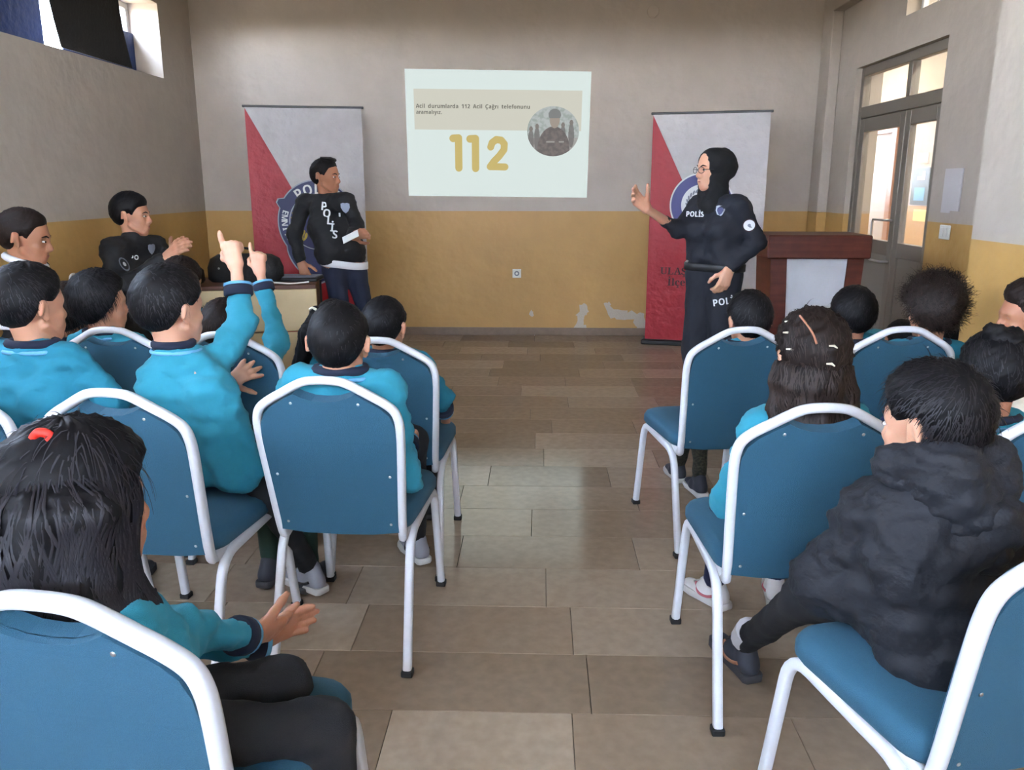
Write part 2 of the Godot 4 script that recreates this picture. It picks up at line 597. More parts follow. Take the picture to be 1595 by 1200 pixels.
func build_windows():
	for i in WIN.size():
		var z0: float = WIN[i][0]; var z1: float = WIN[i][1]
		var xo := XL - 0.30
		var fr := MB.new()
		fr.box(Vector3(xo, WY0, z0), Vector3(xo + 0.05, WY0 + 0.05, z1), 0.004)
		fr.box(Vector3(xo, WY1 - 0.05, z0), Vector3(xo + 0.05, WY1, z1), 0.004)
		for k in 5:
			var zz: float = lerp(z0, z1 - 0.05, k / 4.0)
			fr.box(Vector3(xo, WY0 + 0.05, zz), Vector3(xo + 0.05, WY1 - 0.05, zz + 0.05), 0.004)
		var w := struct("window_%d" % (i + 1), fr.done(), M.window_frame)
		for k in 4:
			var za: float = lerp(z0, z1 - 0.05, k / 4.0) + 0.05
			var zb: float = lerp(z0, z1 - 0.05, (k + 1) / 4.0)
			obj("pane", bxm(Vector3(xo + 0.02, WY0 + 0.05, za), Vector3(xo + 0.026, WY1 - 0.05, zb)), M.glass, w)
	# the far window is half blocked: blue boards against the frame and a black sheet in the opening
	var xi := XL - 0.24
	var e1 := pxx(229, 112, xi + 0.012).z
	var e2 := pxx(66, 40, xi + 0.062).z
	var b1 := obj("blue_board", bxm(Vector3(xi, WY0, e1), Vector3(xi + 0.012, pxx(205, 52, xi + 0.012).y, -6.2), 0.002), M.blue_board)
	tag(b1, "low dark blue board at the end of the high window, beside the white reveal", "board")
	var b2 := obj("blue_board", bxm(Vector3(xi + 0.05, WY0, e2), Vector3(xi + 0.062, WY1 - 0.01, -4.56), 0.002), M.blue_board)
	tag(b2, "tall dark blue board blocking the high window, left of the bright gap", "board")
	for q in [Vector3(xi + 0.064, WY0 + 0.05, -5.2), Vector3(xi + 0.064, WY0 + 0.16, -5.28), Vector3(xi + 0.064, WY0 + 0.10, -4.9)]:
		var scr := MB.new()
		scr.ball(Vector3.ZERO, Vector3(0.004, 0.012, 0.012), 8, 5)
		obj("staple", scr.done(), M.steel, b2, Transform3D(Basis.IDENTITY, q))
	var bl := MB.new()
	var prof := PackedVector2Array()
	for q in [[205, 106.5], [96, 74], [84, 30], [72, -20], [180, -20], [184, 10], [192, 55]]:
		var w3 := pxx(q[0], q[1], XL - 0.03)
		prof.append(Vector2(w3.z, clampf(w3.y, WY0, WY1 - 0.01)))
	var flipped := PackedVector2Array()
	for p in prof: flipped.append(Vector2(-p.x, p.y))
	bl.prism(flipped, 0.012, Transform3D(Basis(Vector3.UP, PI / 2), Vector3(XL - 0.035, 0, 0)))
	var sh := obj("black_sheet", bl.done(), M.black_cloth)
	tag(sh, "black sheet hung in the high window between the two blue boards", "sheet")
	# unseen window behind the viewer, added to even out the light
	for i in REAR.size():
		var x0: float = REAR[i][0]; var x1: float = REAR[i][1]
		var zz := ZN + 0.15
		var fr := MB.new()
		fr.box(Vector3(x0, 2.35, zz), Vector3(x1, 2.40, zz + 0.05), 0.004)
		fr.box(Vector3(x0, 2.80, zz), Vector3(x1, 2.85, zz + 0.05), 0.004)
		for k in 3:
			var xx: float = lerp(x0, x1 - 0.06, k / 2.0)
			fr.box(Vector3(xx, 2.40, zz), Vector3(xx + 0.06, 2.80, zz + 0.05), 0.004)
		var w := struct("window_6", fr.done(), M.window_frame)
		for k in 2:
			obj("pane", bxm(Vector3(lerp(x0, x1 - 0.06, k / 2.0) + 0.06, 2.40, zz + 0.02), Vector3(lerp(x0, x1 - 0.06, (k + 1) / 2.0), 2.80, zz + 0.026)), M.glass, w)
	# unseen high window in the near right wall, added to brighten the left wall
	var rw := MB.new()
	var xr := XR + 0.12
	for yy in [RWIN[2], RWIN[3] - 0.05]:
		rw.box(Vector3(xr, yy, RWIN[0]), Vector3(xr + 0.05, yy + 0.05, RWIN[1]), 0.004)
	for k in 4:
		var za: float = lerp(float(RWIN[0]), float(RWIN[1]) - 0.05, k / 3.0)
		rw.box(Vector3(xr, RWIN[2] + 0.05, za), Vector3(xr + 0.05, RWIN[3] - 0.05, za + 0.05), 0.004)
	var rwn := struct("window_7", rw.done(), M.window_frame)
	for k in 3:
		obj("pane", bxm(Vector3(xr + 0.02, RWIN[2] + 0.05, lerp(float(RWIN[0]), float(RWIN[1]) - 0.05, k / 3.0) + 0.05), Vector3(xr + 0.026, RWIN[3] - 0.05, lerp(float(RWIN[0]), float(RWIN[1]) - 0.05, (k + 1) / 3.0))), M.glass, rwn)
	# interior window above the door wall
	var t := MB.new()
	var xm := XR + 0.10
	t.box(Vector3(xm, TRANSOM[2], TRANSOM[0]), Vector3(xm + 0.04, TRANSOM[2] + 0.03, TRANSOM[1]), 0.003)
	t.box(Vector3(xm, TRANSOM[3] - 0.03, TRANSOM[0]), Vector3(xm + 0.04, TRANSOM[3], TRANSOM[1]), 0.003)
	for zz in [TRANSOM[0], (TRANSOM[0] + TRANSOM[1]) / 2, TRANSOM[1] - 0.03]:
		t.box(Vector3(xm, TRANSOM[2] + 0.03, zz), Vector3(xm + 0.04, TRANSOM[3] - 0.03, zz + 0.03), 0.003)
	var tw := struct("window_4", t.done(), M.window_frame)
	obj("pane", bxm(Vector3(xm + 0.016, TRANSOM[2] + 0.03, TRANSOM[0] + 0.03), Vector3(xm + 0.022, TRANSOM[3] - 0.03, TRANSOM[1] - 0.03)), M.glass, tw)

func build_door():
	var x0 := XR + 0.045
	var x1 := x0 + 0.06
	var z0: float = DOOR[0]; var z1: float = DOOR[1]; var zm := -6.34
	var top: float = DOOR[3]
	var fr := MB.new()
	var e := 0.004
	fr.box(Vector3(x0, 0, z0), Vector3(x1, top, z0 + 0.06), e)
	fr.box(Vector3(x0, 0, z1 - 0.06), Vector3(x1, top, z1), e)
	fr.box(Vector3(x0, top - 0.07, z0 + 0.06), Vector3(x1, top, z1 - 0.06), e)
	fr.box(Vector3(x0, 1.96, z0 + 0.06), Vector3(x1, 2.05, z1 - 0.06), e)
	fr.box(Vector3(x0, 2.05, zm - 0.035), Vector3(x1, top - 0.07, zm + 0.035), e)
	var d := struct("door_1", fr.done(), M.alu)
	for k in 2:
		var a: float = [z0 + 0.06, zm + 0.035][k]; var b: float = [zm - 0.035, z1 - 0.06][k]
		obj("transom_pane", bxm(Vector3(x0 + 0.025, 2.05, a), Vector3(x0 + 0.031, top - 0.07, b)), M.glass, d)
	for k in 2:
		var a: float = [z0 + 0.065, zm + 0.004][k]; var b: float = [zm - 0.004, z1 - 0.065][k]
		var lf := MB.new()
		var xa := x0 + 0.004; var xb := x1 - 0.008
		lf.box(Vector3(xa, 0.01, a), Vector3(xb, 1.955, a + 0.085), e)
		lf.box(Vector3(xa, 0.01, b - 0.085), Vector3(xb, 1.955, b), e)
		lf.box(Vector3(xa, 1.85, a + 0.085), Vector3(xb, 1.955, b - 0.085), e)
		lf.box(Vector3(xa, 0.90, a + 0.085), Vector3(xb, 1.01, b - 0.085), e)
		lf.box(Vector3(xa, 0.01, a + 0.085), Vector3(xb, 0.12, b - 0.085), e)
		var leaf := obj("leaf", lf.done(), M.alu, d)
		obj("pane", bxm(Vector3(xa + 0.02, 1.01, a + 0.085), Vector3(xa + 0.026, 1.85, b - 0.085)), M.glass, leaf)
		obj("panel", bxm(Vector3(xa + 0.014, 0.12, a + 0.085), Vector3(xa + 0.03, 0.90, b - 0.085), 0.002), M.alu_panel, leaf)
		if k == 0:
			var h := MB.new()
			var zc := b - 0.04
			h.tube(fillet([Vector3(xa, 0.86, zc), Vector3(xa - 0.06, 0.86, zc), Vector3(xa - 0.06, 0.86, zc - 0.22), Vector3(xa - 0.06, 1.17, zc - 0.22), Vector3(xa - 0.06, 1.17, zc), Vector3(xa, 1.17, zc)], 0.03, 5), 0.009, 8)
			obj("handle", h.done(), M.steel, leaf)

func build_corridor():
	# the lit hallway behind the glazed door
	var xa := XR + 0.22
	var xb := 4.5
	struct("floor_1", bxm(Vector3(xa, -0.12, -13.2), Vector3(xb + 0.2, 0, -2.6)), M.tile0)
	struct("ceiling_1", bxm(Vector3(xa - 0.2, 3.2, -13.2), Vector3(xb + 0.2, 3.4, -2.6)), M.ceiling)
	wall("wall_hallway", 0, xb, xb + 0.2, -13.2, -2.6, [], "wall", "dado", 3.2)
	wall("wall_hallway_near", 0, xa - 0.02, xa, -13.2, ZB - 0.25, [], "wall", "dado", 3.2)
	wall("wall_hallway_end", 1, -13.4, -13.2, xa - 0.02, xb + 0.2, [[xa + 0.4, xb - 0.5, 1.5, 2.6]], "wall", "dado", 3.2)
	wall("wall_hallway_front", 1, -2.6, -2.4, xa, xb + 0.2, [], "wall", "dado", 3.2)
	var w := struct("window_5", bxm(Vector3(xa + 0.4, 2.0, -13.33), Vector3(xb - 0.5, 2.05, -13.28), 0.003), M.window_frame)  # unseen end window, put in so the sky lights the hallway
	obj("pane", bxm(Vector3(xa + 0.4, 1.5, -13.32), Vector3(xb - 0.5, 2.6, -13.314)), M.glass, w)
	# unseen ceiling lamps, added to keep the hallway bright
	for k in 3:
		var p := Vector3((xa + xb) / 2, 3.2, [-11.2, -8.4, -5.4][k])
		var t := thing("added_ceiling_light", ["added long white hallway ceiling light, out of view above the dark blue poster", "added long white hallway ceiling light, out of view just beyond the glazed door", "added long white hallway ceiling light, out of view behind the near right wall"][k], "lamp", p, 0.0, "added hallway lights")
		obj("housing", bxm(Vector3(-0.15, -0.06, -0.6), Vector3(0.15, 0, 0.6), 0.01), M.plastic_white, t)
		var lm := StandardMaterial3D.new()
		lm.albedo_color = Color(0.9, 0.9, 0.88)
		lm.emission_enabled = true
		lm.emission = Color(1.0, 0.96, 0.88)
		lm.emission_energy_multiplier = 3.0
		obj("added_diffuser_lamp", bxm(Vector3(-0.13, -0.068, -0.58), Vector3(0.13, -0.06, 0.58)), lm, t)
		var al := AreaLight3D.new()
		al.name = "hall_fill_light"
		al.area_size = Vector2(0.26, 1.16)
		al.light_color = Color(1.0, 0.96, 0.88)
		al.light_energy = HALL_E
		al.shadow_enabled = true
		al.area_range = 12.0
		al.position = Vector3(0, -0.075, 0)
		al.rotation.x = -PI / 2
		t.add_child(al)
	# things on the hallway wall seen through the right leaf
	var fx := xb - 0.012
	var a := pxx(1402, 330, xb)
	var dd := struct("door_2", bxm(Vector3(xb - 0.02, 0, -11.75), Vector3(xb, 2.1, -10.95), 0.003), M.wall)
	var fr := MB.new()
	fr.box(Vector3(xb - 0.05, 0, -11.0), Vector3(xb - 0.021, 2.14, -10.86), 0.003)
	fr.box(Vector3(xb - 0.05, 0, -11.86), Vector3(xb - 0.021, 2.14, -11.75), 0.003)
	fr.box(Vector3(xb - 0.05, 2.08, -11.75), Vector3(xb - 0.021, 2.14, -11.0), 0.003)
	obj("door_frame", fr.done(), M.door_brown, dd)
	var t0 := pxx(1424, 262, xb); var t1 := pxx(1444, 320, xb)
	var po := thing("poster", "dark blue poster on the hallway wall beside a brown door frame", "poster", Vector3(xb, 0, 0))
	obj("sheet", bxm(Vector3(-0.008, t1.y, t0.z), Vector3(-0.001, t0.y, t1.z)), M.poster_dark, po)
	obj("picture", bxm(Vector3(-0.010, t1.y + 0.05, lerp(t0.z, t1.z, 0.2)), Vector3(-0.008, t1.y + 0.2, lerp(t0.z, t1.z, 0.8))), M.poster_blue, po)
	var sw := MB.new()
	sw.box(Vector3(-0.010, t0.y - 0.14, lerp(t0.z, t1.z, 0.3)), Vector3(-0.008, t0.y - 0.10, lerp(t0.z, t1.z, 0.75)))
	sw.box(Vector3(-0.010, t0.y - 0.10, lerp(t0.z, t1.z, 0.6)), Vector3(-0.008, t0.y - 0.04, lerp(t0.z, t1.z, 0.75)))
	obj("swoosh_print", sw.done(), M.white_print, po)
	var s0 := pxx(1430, 239, xb); var s1 := pxx(1446, 254, xb)
	var sg := obj("wall_notice", bxm(Vector3(xb - 0.006, s1.y, s0.z), Vector3(xb - 0.001, s0.y, s1.z)), M.paper)
	tag(sg, "small pale notice above the dark blue hallway poster", "notice")
	var y0 := pxx(1424, 326, xb); var y1 := pxx(1446, 346, xb)
	var yb := obj("yellow_notice", bxm(Vector3(xb - 0.006, y1.y, y0.z), Vector3(xb - 0.001, y0.y, y1.z)), M.yellow_paint)
	tag(yb, "pale yellow sheet on the hallway wall below the dark poster", "notice")
const HALL_E := 13.0

func blob(pts: Array, seed_: int, rough := 0.15) -> PackedVector2Array:
	var rng := RandomNumberGenerator.new()
	rng.seed = seed_
	var o := PackedVector2Array()
	for i in pts.size():
		var a: Vector2 = pts[i]; var b: Vector2 = pts[(i + 1) % pts.size()]
		for k in 4:
			var p := a.lerp(b, k / 4.0)
			var j := a.distance_to(b) * rough
			o.append(p + Vector2(rng.randf_range(-j, j), rng.randf_range(-j, j)))
	return o
func wall_blob(pix: Array, z: float, seed_: int) -> PackedVector2Array:
	var o := []
	for p in pix:
		var q := pz(p[0], p[1], z)
		o.append(Vector2(q.x, q.y))
	return blob(o, seed_)
func build_wall_details():
	# flaked paint on the yellow back wall
	var zz := ZB + 0.0005
	var a := obj("flaked_patch", polym(wall_blob([[893, 514], [898, 495], [903, 476], [911, 472], [918, 484], [912, 492], [908, 502], [914, 513]], ZB, 3), 0.0025), M.bare_plaster, null, Transform3D(Basis.IDENTITY, Vector3(0, 0, zz)))
	tag(a, "upright flaked patch of bare plaster low on the yellow wall", "patch")
	var b := obj("flaked_patch", polym(wall_blob([[940, 474], [948, 470], [955, 484], [980, 487], [1004, 486], [1004, 512], [992, 514], [986, 500], [960, 497], [946, 494]], ZB, 5), 0.0025), M.bare_plaster, null, Transform3D(Basis.IDENTITY, Vector3(0, 0, zz)))
	tag(b, "wide flaked patch with a dark hole beside the right banner", "patch")
	obj("hole", polym(wall_blob([[957, 492], [966, 488], [978, 490], [975, 495], [962, 496]], ZB, 9), 0.003), M.hole, b, Transform3D(Basis.IDENTITY, Vector3(0, 0, 0.001)))
	var c := obj("flaked_patch", polym(wall_blob([[824, 490], [827, 482], [832, 491], [829, 494]], ZB, 8), 0.002), M.bare_plaster, null, Transform3D(Basis.IDENTITY, Vector3(0, 0, zz)))
	tag(c, "tiny flaked spot below and right of the wall socket", "patch")
	# wall socket
	var p := pz(805, 426, ZB)
	var so := thing("wall_socket", "square white wall socket on the yellow wall below the projected slide", "socket", p)
	obj("plate", bxm(Vector3(-0.042, -0.042, 0), Vector3(0.042, 0.042, 0.012), 0.004), M.plastic_white, so)
	obj("well", ringm(0.012, 0.024, 0.014, 24), M.grey_print, so)
	# round detector high on the back wall
	var q := pz(1017, 18, ZB)
	var de := thing("round_cover", "round beige junction cover high on the back wall", "cover", q)
	var dm := MB.new()
	dm.prism(disc(0.055, 32), 0.02, Transform3D.IDENTITY, 0.006)
	obj("cap", dm.done(), M.wall, de)
	# paper sheet and light switch beside the door
	var s0 := pxx(1474, 263, XR); var s1 := pxx(1494, 333, XR)
	var pap := MB.new()
	var zs := [s0.z, lerp(s0.z, s1.z, 0.5), s1.z]
	for k in 2:
		pap.box(Vector3(XR - 0.004 - 0.006 * k, lerp(s1.y, s0.y, 0.05 * k), zs[k]), Vector3(XR - 0.002, s0.y, zs[k + 1]))
	var ps := obj("paper_sheet", pap.done(), M.paper)
	tag(ps, "thin white paper sheet taped to the wall beside the glazed door", "paper")
	var w := pxx(1473, 362, XR)
	var ls := thing("light_switch", "white double light switch on the yellow band beside the door", "switch", Vector3(XR, w.y, w.z))
	obj("plate", bxm(Vector3(-0.012, -0.045, -0.065), Vector3(0, 0.045, 0.065), 0.004), M.plastic_white, ls)
	for k in 2:
		obj("rocker", bxm(Vector3(-0.018, -0.03, -0.045 + 0.048 * k), Vector3(-0.012, 0.03, -0.003 + 0.048 * k), 0.003), M.plastic_white, ls)

# ---------------------------------------------------------------- projected slide
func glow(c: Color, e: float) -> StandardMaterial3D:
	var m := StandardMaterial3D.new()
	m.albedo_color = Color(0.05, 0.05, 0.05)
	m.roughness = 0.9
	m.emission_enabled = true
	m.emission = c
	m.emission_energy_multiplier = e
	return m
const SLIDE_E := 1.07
func slide_pt(u: float, v: float) -> Vector2:    # slide fractions (0..1 right, 0..1 down) to wall metres, with the keystone of the beam
	var tl := Vector2(-1.244, 2.464); var tr := Vector2(0.462, 2.432); var bl := Vector2(-1.238, 1.331); var br := Vector2(0.443, 1.314)
	return tl.lerp(tr, u).lerp(bl.lerp(br, u), v)
func slide_poly(uv: Array) -> PackedVector2Array:
	var o := PackedVector2Array()
	for p in uv: o.append(slide_pt(p[0], p[1]))
	return o
func stroke(path: Array, w: float) -> PackedVector2Array:   # thick line with round ends, in slide units of height
	var big := PackedVector2Array()
	for p in path: big.append(p * 1000.0)
	var res: PackedVector2Array = Geometry2D.offset_polyline(big, w * 1000.0, Geometry2D.JOIN_ROUND, Geometry2D.END_ROUND)[0]
	var o := PackedVector2Array()
	for p in res: o.append(p / 1000.0)
	return o
func build_slide():
	var t := thing("projected_slide", "bright projected slide reading 112 on the back wall between two banners", "projection", Vector3(0, 0, ZB + 0.001))  # projector light on the bare wall, drawn as thin glowing panels
	obj("slide_glow", polym(slide_poly([[0, 0], [1, 0], [1, 1], [0, 1]]), 0.002), glow(Color(0.89, 0.94, 0.925), SLIDE_E), t)
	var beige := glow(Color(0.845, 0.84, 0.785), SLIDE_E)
	obj("text_box_glow", polym(slide_poly([[0.045, 0.152], [0.955, 0.148], [0.955, 0.465], [0.045, 0.468]]), 0.001), beige, t, Transform3D(Basis.IDENTITY, Vector3(0, 0, 0.002)))
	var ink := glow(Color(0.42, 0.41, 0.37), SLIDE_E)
	for row in [["Acil  durumlarda  112  Acil  Çağrı  telefonunu", 0.285, 0.675], ["aramalıyız.", 0.332, 0.195]]:
		var tm := textm(row[0], 0.034, 0.001)
		tm.horizontal_alignment = HORIZONTAL_ALIGNMENT_LEFT
		var p := slide_pt(0.055, row[1])
		var want: float = slide_pt(row[2], row[1]).x - p.x
		var sx: float = want / max(tm.get_aabb().size.x, 0.01)
		obj("lettering_glow", tm, ink, t, Transform3D(Basis(Vector3.BACK, -0.012).scaled(Vector3(sx, 1, 1)), Vector3(p.x, p.y, 0.004)))
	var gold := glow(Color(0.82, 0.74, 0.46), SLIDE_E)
	var ones := [[[0.255, 0.535], [0.285, 0.532], [0.285, 0.77]], [[0.348, 0.538], [0.378, 0.535], [0.378, 0.772]]]
	for g in ones:
		var pl := []
		for q in g: pl.append(slide_pt(q[0], q[1]))
		obj("digit_glow", polym(stroke(pl, 0.034), 0.001), gold, t, Transform3D(Basis.IDENTITY, Vector3(0, 0, 0.003)))
	var two := []
	for q in [[0.462, 0.60], [0.470, 0.565], [0.493, 0.54], [0.52, 0.545], [0.537, 0.575], [0.535, 0.62], [0.51, 0.67], [0.48, 0.715], [0.459, 0.757], [0.50, 0.757], [0.541, 0.758]]: two.append(slide_pt(q[0], q[1]))
	obj("digit_glow", polym(stroke(two, 0.032), 0.001), gold, t, Transform3D(Basis.IDENTITY, Vector3(0, 0, 0.003)))
	# round picture of a uniformed figure in a cap with others behind, washed out
	var n := 160
	var im := Image.create(n, n, false, Image.FORMAT_RGB8)
	var nz := FastNoiseLite.new()
	nz.seed = 4
	nz.frequency = 0.05
	for y in n:
		for x in n:
			var u := (x + 0.5) / n * 2 - 1; var v := (y + 0.5) / n * 2 - 1
			var f := nz.get_noise_2d(x, y)
			var col := Color(0.72, 0.74, 0.74).lerp(Color(0.60, 0.64, 0.62), clampf(f * 2 + 0.3, 0, 1))
			if v > 0.25: col = col.lerp(Color(0.62, 0.58, 0.57), 0.7)
			for b in [[-0.85, 0.2], [-0.62, 0.1], [0.38, 0.05], [0.7, -0.05]]:
				var dx: float = (u - b[0]) / 0.11; var dy: float = (v - b[1] - 0.2) / 0.5
				if dx * dx + dy * dy < 1.0: col = col.lerp(Color(0.36, 0.33, 0.33), 0.75)
				if pow((u - b[0]) / 0.07, 2) + pow((v - b[1] + 0.3) / 0.11, 2) < 1.0: col = Color(0.46, 0.42, 0.40)
			if pow((u - 0.02) / 0.62, 2) + pow((v - 0.72) / 0.92, 2) < 1.0: col = Color(0.42, 0.37, 0.36).lerp(Color(0.34, 0.30, 0.30), clampf(f * 2 + 0.5, 0, 1))
			if pow((u - 0.06) / 0.19, 2) + pow((v + 0.45) / 0.32, 2) < 1.0: col = Color(0.62, 0.55, 0.50)
			if pow((u - 0.06) / 0.24, 2) + pow((v + 0.66) / 0.24, 2) < 1.0 and v < -0.52: col = Color(0.45, 0.45, 0.45)
			if absf(v - 0.42) < 0.03 and (absf(u + 0.1) < 0.16 or absf(u - 0.32) < 0.1): col = Color(0.62, 0.60, 0.58)
			im.set_pixel(x, y, col.lerp(Color(0.8, 0.84, 0.82), 0.22))
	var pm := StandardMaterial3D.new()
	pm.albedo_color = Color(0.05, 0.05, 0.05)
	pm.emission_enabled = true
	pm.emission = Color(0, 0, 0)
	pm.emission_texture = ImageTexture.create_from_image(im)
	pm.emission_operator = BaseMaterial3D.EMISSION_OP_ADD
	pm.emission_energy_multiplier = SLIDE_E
	var b := MB.new()
	b.g = -1
	var c := slide_pt(0.803, 0.47)
	var r := Vector2(0.240, 0.222)
	for k in 48:
		var a0 := TAU * k / 48; var a1 := TAU * (k + 1) / 48
		var p0 := Vector2(cos(a0), sin(a0)); var p1 := Vector2(cos(a1), sin(a1))
		b.tri(Vector3(c.x, c.y, 0), Vector3(c.x + p0.x * r.x, c.y + p0.y * r.y, 0), Vector3(c.x + p1.x * r.x, c.y + p1.y * r.y, 0), Vector2(0.5, 0.5), Vector2(0.5 + p0.x / 2, 0.5 - p0.y / 2), Vector2(0.5 + p1.x / 2, 0.5 - p1.y / 2))
	obj("picture_glow", b.done(), pm, t, Transform3D(Basis.IDENTITY, Vector3(0, 0, 0.0045)))
	var al := AreaLight3D.new()
	al.name = "slide_light"
	al.area_size = Vector2(1.68, 1.1)
	al.light_color = Color(0.93, 1.0, 0.97)
	al.light_energy = SLIDE_LIGHT
	al.shadow_enabled = true
	al.area_range = 15.0
	al.position = Vector3(-0.39, 1.885, 0.02)
	al.rotation.y = PI
	t.add_child(al)
const SLIDE_LIGHT := 0.5

# ---------------------------------------------------------------- banners
func banner(called: String, label: String, bl: Vector3, br: Vector3, h: float, diag: float) -> Node3D:
	# bl, br: lower corners on the floor; the cloth plane leans nowhere; local x from bl to br, z towards the viewer
	var w := Vector2(br.x - bl.x, br.z - bl.z).length()
	var t := thing(called, label, "banner", bl, atan2(-(br.z - bl.z), br.x - bl.x), "")
	var base := MB.new()
	base.box(Vector3(-0.03, 0, -0.10), Vector3(w + 0.03, 0.045, 0.06), 0.008)
	obj("base", base.done(), M.black_metal, t)
	var pole := MB.new()
	pole.tube([Vector3(w / 2, 0.045, -0.03), Vector3(w / 2, h, -0.03)], 0.009, 8)
	obj("pole", pole.done(), M.black_metal, t)
	var bar := MB.new()
	bar.box(Vector3(-0.02, h - 0.006, -0.035), Vector3(w + 0.02, h + 0.014, -0.002), 0.004)
	obj("top_bar", bar.done(), M.black_metal, t)
	# cloth as a slightly wavy sheet; white field and red field meet on the diagonal
	var wave := func(x: float, y: float) -> float: return 0.006 * sin(x * 5.0 + y * 1.3) + 0.004 * sin(y * 3.1)
	var hd := h * diag      # height at which the diagonal meets the right edge
	for part in 2:
		var b := MB.new()
		b.g = 0
		var nx := 16; var ny := 30
		for i in nx:
			for j in ny:
				var q := []
				for k in [[0, 0], [1, 0], [1, 1], [0, 1]]:
					var u: float = (i + k[0]) / float(nx)
					var x: float = u * w
					var yd: float = lerp(h - 0.01, hd, u)
					var y: float
					if part == 0: y = lerp(yd, h - 0.006, (j + k[1]) / float(ny))
					else: y = lerp(0.045, yd, (j + k[1]) / float(ny))
					q.append(Vector3(x, y, wave.call(x, y)))
				b.quad(q[0], q[1], q[2], q[3])
				var bk := Vector3(0, 0, -0.003)
				b.quad(q[1] + bk, q[0] + bk, q[3] + bk, q[2] + bk)
		obj(["white_cloth", "red_cloth"][part], b.done(), [M.banner_white, M.banner_red][part], t)
	return t
func arc_text(t: Node3D, text: String, c: Vector3, r: float, a0: float, da: float, hgt: float, m: Material):
	for i in text.length():
		var a := deg_to_rad(a0 + da * i)
		var ch := textm(text[i], hgt, 0.001)
		var turn := a - PI / 2
		if da > 0: turn = a + PI / 2
		obj("lettering", ch, m, t, Transform3D(Basis(Vector3.BACK, turn), c + Vector3(cos(a) * r, sin(a) * r, 0)))
func build_banners():
	var l := banner("rollup_banner", "red and white roll-up banner with navy police emblem behind the table", Vector3(-2.52, 0, -7.28), Vector3(-1.56, 0, -7.48), 2.08, 0.10)
	# emblem: navy ring, silver edge, white words, gold wheat, navy field
	var c := Vector3(0.56, 1.11, 0.014)
	var sh := PackedVector2Array()
	for k in 72:
		var a := TAU * k / 72
		var r := 0.335
		var deg := rad_to_deg(a)
		if absf(deg - 152) < 4 or absf(deg - 28) < 4: r = 0.375
		if deg > 215 and deg < 325: r = 0.335 + 0.17 * pow(1.0 - absf(deg - 270) / 55.0, 0.9)
		sh.append(Vector2(cos(a) * r, sin(a) * r * 1.06))
	obj("emblem_edge", polym(sh, 0.001), M.silver_print, l, Transform3D(Basis.IDENTITY.scaled(Vector3(1.03, 1.03, 1)), c))
	obj("emblem_field", polym(sh, 0.001), M.navy_print, l, Transform3D(Basis.IDENTITY, c + Vector3(0, 0, 0.001)))
	obj("emblem_line", ringm(0.238, 0.246, 0.001), M.silver_print, l, Transform3D(Basis.IDENTITY, c + Vector3(0, 0, 0.002)))
	arc_text(l, "POLİS", c + Vector3(0, 0, 0.003), 0.285, 122, -17, 0.085, M.white_print)
	arc_text(l, "EMNİYET", c + Vector3(0, 0, 0.003), 0.287, 163, 9.5, 0.05, M.white_print)
	for s in [-1.0, 1.0]:
		var wh := MB.new()
		for k in 9:
			var a := deg_to_rad(140 + k * 11)
			var p := Vector2(cos(a) * 0.185 * -s, sin(a) * 0.185)
			for o in [-0.02, 0.02]:
				var leaf := PackedVector2Array()
				for q in disc(0.030, 10, 0.42): leaf.append(q.rotated((a + PI * 0.5 - signf(o) * 0.5) * -s) + p * (1.0 + o * 6))
				wh.prism(leaf, 0.001)
		obj("wheat_print", wh.done(), M.gold_print, l, Transform3D(Basis.IDENTITY, c + Vector3(0, 0, 0.002)))
	var r := banner("rollup_banner", "red and white roll-up banner behind the officer in the headscarf", Vector3(0.985, 0, -7.55), Vector3(1.94, 0, -7.32), 2.03, 0.02)
	var c2 := Vector3(0.45, 1.26, 0.014)
	obj("emblem_edge", polym(disc(0.275, 64), 0.001), M.white_print, r, Transform3D(Basis.IDENTITY, c2))
	obj("emblem_field", polym(disc(0.262, 64), 0.001), M.blue_print, r, Transform3D(Basis.IDENTITY, c2 + Vector3(0, 0, 0.001)))
	obj("emblem_center", polym(disc(0.175, 56), 0.001), M.white_print, r, Transform3D(Basis.IDENTITY, c2 + Vector3(0, 0, 0.002)))
	var wr := MB.new()
	for k in 26:
		if k > 17 and k < 21: continue
		var a := TAU * k / 26
		var leaf := PackedVector2Array()
		for q in disc(0.022, 8, 0.4): leaf.append(q.rotated(a + 0.6) + Vector2(cos(a), sin(a)) * 0.125)
		wr.prism(leaf, 0.001)
	obj("wreath_print", wr.done(), M.grey_print, r, Transform3D(Basis.IDENTITY, c2 + Vector3(0, 0, 0.003)))
	for row in [["ULAŞ K", 0.675, 0.115], ["İlçe E", 0.575, 0.185]]:
		var tm := textm(row[0], 0.062, 0.001, "Droid Serif")
		tm.horizontal_alignment = HORIZONTAL_ALIGNMENT_LEFT
		obj("lettering", tm, M.black_print, r, Transform3D(Basis.IDENTITY, Vector3(row[2], row[1], 0.014)))

